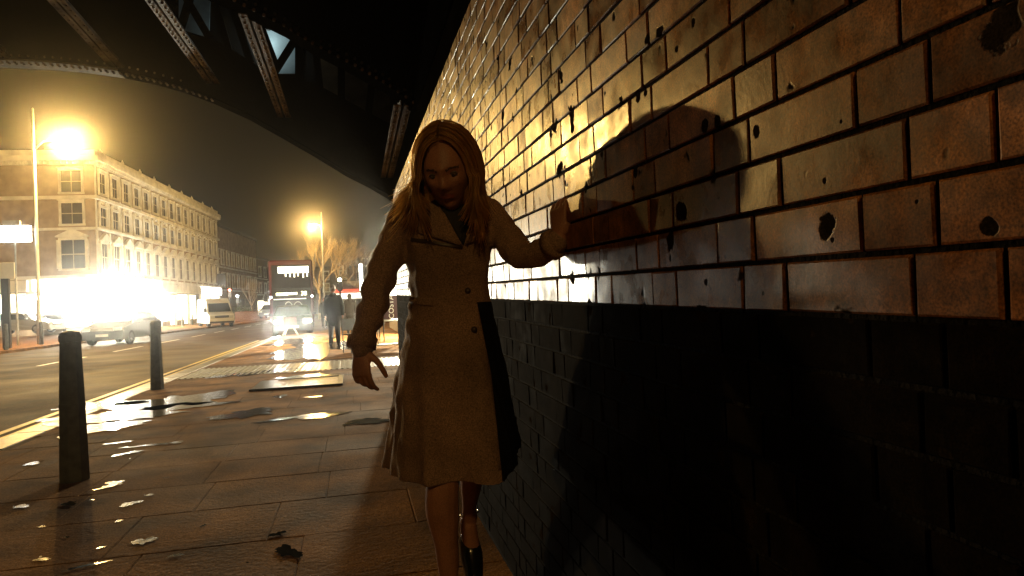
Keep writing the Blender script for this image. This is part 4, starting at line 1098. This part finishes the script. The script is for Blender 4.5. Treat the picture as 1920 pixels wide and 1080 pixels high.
# ---- coat
M_coat = mat('beige_trench_cloth', (.25,.148,.10), .88, 0, .3, 6, .3, 160, grain=.5, gscale=260)
M_coatd = mat('coat_button', (.05,.03,.02), .4)
ct_ = MB()
rings = [(372,808,892,2.13,.05,0),(385,780,912,2.14,.075,0),(398,757,926,2.14,.092,.05),(415,748,932,2.14,.106,.1),(450,757,925,2.14,.118,.15),(500,765,921,2.14,.116,.2),(542,768,919,2.14,.105,.25),(585,763,928,2.15,.12,.3),(640,752,945,2.17,.145,.4),(720,741,964,2.19,.18,.6),(800,732,985,2.21,.215,.8),(862,727,1000,2.23,.24,1.),(872,727,1001,2.23,.24,1.)]
n = 120; vs = []; fs = []
dense = []
for i in range(len(rings)-1):
    for k in range(4):
        t = k/4; dense.append([lerp(a_, c_, t) for a_, c_ in zip(rings[i], rings[i+1])])
dense.append(list(rings[-1]))
for (y, l, r_, Z, hd, sk) in dense:
    c = at((l+r_)/2, y, Z); hw = (r_-l)/2*Z/1261; yaw = .28*min(1, sk*1.4)
    ax = SR*cos(yaw)+SF*sin(yaw); ay = -SR*sin(yaw)+SF*cos(yaw)
    low_ = max(0, (y-540)/330)
    for k in range(n):
        an = 2*pi*k/n
        m_ = 1+low_*(.05*sin(5*an+.6)+.04*sin(9*an+2.1)+.028*sin(14*an))
        # right of the overlapping front edge the coat steps back
        st_ = max(0, min(1, (an-R(303))/R(7))) if an > R(300) else (1 if an < R(40) else max(0, 1-(an-R(40))/R(30)))
        m_ *= 1-(.16*low_**.7)*st_*(1 if y > 545 else 0)
        # inverted pleat near the middle of the front
        m_ -= .05*low_*math.exp(-((an-R(262))/R(4))**2)
        p = c+ax*hw*cos(an)*m_+ay*hd*sin(an)*m_
        p.z += low_*low_*.035*max(0, cos(an-R(20)))
        if y > 860: p.z -= .02*math.exp(-((an-R(280))/R(14))**2)
        vs.append(p)
m = len(dense)
for i in range(m-1):
    for k in range(n): fs.append((i*n+k, i*n+(k+1) % n, (i+1)*n+(k+1) % n, (i+1)*n+k))
fs += [tuple(range(n-1,-1,-1)), tuple((m-1)*n+k for k in range(n))]
ct_.add(vs, fs)
for s_, A_ in ((-1, at(772, 402, 2.13)), (1, at(905, 400, 2.16))): ct_.sphere(A_, (.056,.056,.05), 14, 10)
limb(ct_, [at(766, 404, 2.14), at(738, 455, 2.13), at(712, 530, 2.10), at(700, 572, 2.085), at(683, 620, 2.05), at(677, 650, 2.03)], [.060,.052,.048,.047,.041,.040], 18)
limb(ct_, [at(906, 400, 2.16), at(936, 428, 2.14), at(962, 462, 2.08), ELB, at(1012, 475, 1.99), at(1042, 456, 1.94)], [.060,.052,.050,.047,.042,.040], 18)
cm = remesh(ct_, .0055, 3); cm.materials.append(M_coat)
nrms = [v.normal.copy() for v in cm.vertices]; PW = at(705, 560, 2.1)
for v, nn in zip(cm.vertices, nrms):   # cloth wrinkles
    p = v.co.copy()
    d = noise.noise(Vector((p.x*9, p.y*9, p.z*6)))*.006+abs(noise.noise(Vector((p.x*14+p.z*5, p.y*14, p.z*9-p.x*6))))*-.011
    sl = (p-ELB).length
    d += noise.noise(Vector((p.x*30, p.y*30, p.z*16)))*.007*max(.3, 1-sl*3)
    dd = (p-PW).length; d += math.sin((p.z*85+p.x*30+noise.noise(p*12)*3))*.006*max(0, 1-dd*4.5)
    v.co = p+nn*d
def split_dark(me_, test):
    bmx = bmesh.new(); bmx.from_mesh(me_); bmx.faces.ensure_lookup_table()
    sel = [f for f in bmx.faces if test(f.calc_center_median())]
    b2 = bmx.copy(); b2.faces.ensure_lookup_table(); ids = {f.index for f in sel}
    bmesh.ops.delete(b2, geom=[f for f in b2.faces if f.index not in ids], context='FACES')
    m2 = bpy.data.meshes.new('dark_skirt'); b2.to_mesh(m2); b2.free()
    bmesh.ops.delete(bmx, geom=sel, context='FACES'); bmx.to_mesh(me_); bmx.free(); return m2
full = [v.co.copy() for v in cm.vertices], [tuple(f.vertices) for f in cm.polygons]
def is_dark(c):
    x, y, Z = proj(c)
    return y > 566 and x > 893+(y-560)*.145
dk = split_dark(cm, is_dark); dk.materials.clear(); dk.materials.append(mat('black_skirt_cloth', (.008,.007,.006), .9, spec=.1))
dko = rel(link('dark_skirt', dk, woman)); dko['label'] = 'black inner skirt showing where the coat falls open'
coat = rel(link('coat', cm, woman))
bvh = BVHTree.FromPolygons(*full)
def oncoat(x, y, off=.004):
    v = ray(x, y).normalized(); h = bvh.ray_cast(CP, v)
    return (h[0]-v*off) if h[0] else at(x, y, 2.02)
def patch(px, off0, off1, m, name, par, div=5):
    # cloth panel lying on the coat: outline points, subdivided, with a real thickness
    pts = []; k = len(px)
    for i in range(k):
        a_, c_ = px[i], px[(i+1) % k]
        for t in range(div): pts.append((lerp(a_[0], c_[0], t/div), lerp(a_[1], c_[1], t/div)))
    cx = sum(p[0] for p in pts)/len(pts); cy_ = sum(p[1] for p in pts)/len(pts)
    ringsP = []
    for s_ in (1, .66, .33): ringsP.append([(cx+(p[0]-cx)*s_, cy_+(p[1]-cy_)*s_) for p in pts])
    N_ = len(pts); v1 = []; f1 = []
    v1 += [oncoat(*p, off0) for p in pts]
    for rg in ringsP: v1 += [oncoat(*p, off1) for p in rg]
    v1.append(oncoat(cx, cy_, off1))
    for r2 in range(3):
        for i in range(N_): f1.append((r2*N_+i, r2*N_+(i+1) % N_, (r2+1)*N_+(i+1) % N_, (r2+1)*N_+i))
    for i in range(N_): f1.append((3*N_+i, 3*N_+(i+1) % N_, len(v1)-1))
    b = MB(); b.add(v1, f1); o = b.obj(name, m, par, True)
    if par == woman: rel(o)
    return o
M_top = mat('dark_top', (.012,.010,.010), .8)
patch([(824,386),(848,382),(888,384),(882,420),(869,461),(846,424)], -.004, .003, M_top, 'dark_top', woman)
patch([(815,384),(834,400),(868,462),(820,447),(783,436),(778,405)], -.003, .010, M_coat, 'lapel', woman)
patch([(893,382),(884,412),(872,458),(905,449),(915,415),(908,394)], -.003, .010, M_coat, 'lapel', woman)
patch([(770,446),(800,449),(868,462),(866,466),(800,455),(770,452)], -.003, .007, M_coatd, 'seam', woman)
patch([(768,556),(812,560),(811,574),(767,569)], -.003, .006, M_coat, 'pocket_flap', woman)
patch([(752,396),(788,392),(790,402),(753,407)], -.003, .008, M_coat, 'shoulder_strap', woman)
for (x, y) in ((877,545),(889,618)):
    c = oncoat(x, y, .002); b = MB(); b.sphere(c, (.010,.010,.010), 10, 8, M=Matrix.Identity(3)); rel(b.obj('button', M_coatd, woman, True))
# overlapping front edge
patch([(893,560),(886,560),(912,700),(934,880),(940,880),(921,700)], -.004, .009, M_coat, 'front_placket', woman)
# cuffs
for A_, B_, rad in ((at(680,632,2.04), at(677,652,2.03), .045), (at(1030,463,1.955), at(1043,455,1.94), .0445)):
    b = MB(); b.tube([A_, B_], rad, 18); rel(b.obj('cuff', M_coat, woman, True))
# shoes
M_shoe = mat('black_patent_shoe', (.01,.01,.01), .2, coat=.6)
b = MB(); limb(b, [at(879, 1012, 2.725), at(884, 1040, 2.715), at(890, 1084, 2.655)], [.040,.046,.036], 14); sh1 = remesh(b, .006, 1); sh1.materials.append(M_shoe); rel(link('shoe', sh1, woman))
b = MB(); limb(b, [Vector((fz.x, fz.y, .06))+SF*.02, Vector((fz.x, fz.y, .035))-SF*.16], [.040,.034], 14); sh2 = remesh(b, .006, 1); sh2.materials.append(M_shoe); rel(link('shoe', sh2, woman))
b = MB()
c = at(880, 962, 2.70)
pts = [c+SR*.037*cos(a)+SF*.037*sin(a)+UZ*.006*cos(a) for a in [2*pi*k/16 for k in range(17)]]
b.tube(pts, .0035, 6, cap=False); rel(b.obj('ankle_strap', mat('shiny_buckle', (.8,.75,.6), .2, .8), woman, True))

# ---- distant walkers, seen from behind
def walker(foot, H_, label, rz, dark, stride=.16, arms=.05, hood=False, seed=1):
    t = thing('person', label, 'person', foot, rz, 'people walking on the far pavement')
    k = H_/1.75; s = MB()
    def V(x, y, z): return Vector((x*k, y*k, z*k))
    hd = MB(); hd.sphere(V(0,.0,1.64), (.078*k,.095*k,.115*k), 20, 14); limb(hd, [V(0,0,1.58), V(0,-.01,1.46), V(0,0,1.38)], [.05*k,.052*k,.08*k])
    limb(hd, [V(0,0,1.36), V(0,0,1.0)], [.09*k,.09*k])
    for sg_ in (-1, 1):
        limb(hd, [V(sg_*.19,0,1.42), V(sg_*.25,-.02*sg_,1.14), V(sg_*.25,-.05-.04*sg_,.90)], [.05*k,.042*k,.03*k])
        hand(hd, V(sg_*.25,-.05-.04*sg_,.88), (0,-.15,-1), (0,-1,0), (sg_,0,0), (.3,.35,.4,.45), k)
        st = stride*sg_
        limb(hd, [V(sg_*.09,0,.92), V(sg_*.10,-.02-st*.5,.5), V(sg_*.10,-.0+st*.5+.02,.1)], [.085*k,.06*k,.04*k])
        limb(hd, [V(sg_*.10,st*.5+.03,.055), V(sg_*.11,st*.5-.14,.04)], [.042*k,.035*k])
    bm_ = remesh(hd, .014, 1); bm_.materials.append(M_skin); link('body', bm_, t)
    c = MB(); 
    limb(c, [V(0,0,1.45), V(0,0,1.30), V(0,0,1.05), V(0,0,.86), V(0,0,.74)], [.11*k,.20*k,.175*k,.18*k,.185*k], 18, ell=(1.12,.72), up=(1,0,0))
    for sg_ in (-1, 1):
        limb(c, [V(sg_*.17,0,1.41), V(sg_*.245,-.02*sg_,1.15), V(sg_*.25,-.05-.04*sg_,.92)], [.075*k,.064*k,.052*k])
    if hood: c.sphere(V(0,.03,1.63), (.10*k,.10*k,.13*k), 14, 10)
    cmx = remesh(c, .016, 2); cmx.materials.append(dark); link('coat', cmx, t)
    tr = MB()
    for sg_ in (-1, 1):
        st = stride*sg_; limb(tr, [V(sg_*.09,0,.86), V(sg_*.10,-.02-st*.5,.5), V(sg_*.10,.02+st*.5,.09)], [.105*k,.078*k,.062*k])
    tm = remesh(tr, .014, 1); tm.materials.append(mat('dark_trousers', (.014,.013,.013), .8)); link('trousers', tm, t)
    for sg_ in (-1, 1):
        st = stride*sg_; b = MB(); limb(b, [V(sg_*.10,st*.5+.05,.05), V(sg_*.11,st*.5-.17,.042)], [.05*k,.043*k]); b.obj('shoe', M_black, t, True)
    if not hood:
        b = MB(); b.sphere(V(0,.012,1.665), (.088*k,.10*k,.108*k), 16, 12); b.obj('hair', M_brow, t, True)
    return t
M_dc = mat('dark_green_coat', (.014,.016,.012), .9, spec=.1); M_dc2 = mat('dark_jacket', (.02,.017,.013), .9, spec=.1)
walker(onz(628, 648), 1.80, 'man in a long dark coat walking away along the bright pavement', R(178), M_dc, .22)
walker(onz(658, 624), 1.72, 'person in a dark hooded jacket walking beyond the man, next to her sleeve', R(170), M_dc2, .12, hood=True)
walker(onz(609, 615), 1.70, 'dim person in a dark jacket just left of the walking man', R(10), M_dc2, .14)

# ------------------------------------------------------------------ haze added for the bloom round the lamps
hz = bpy.data.materials.new('bloom_haze'); hz.use_nodes = True; N = hz.node_tree.nodes; N.remove(N['Principled BSDF'])
pvn = N.new('ShaderNodeVolumePrincipled'); pvn.inputs['Color'].default_value = (.9,.9,.9,1); pvn.inputs['Density'].default_value = HAZE
pvn.inputs['Anisotropy'].default_value = HANI
hz.node_tree.links.new(pvn.outputs[0], N['Material Output'].inputs['Volume'])
b = MB(); b.box(-262, 262, -62, 422, -1.2, 19); o = b.obj('haze', hz, fix=True); o['kind'] = 'stuff'
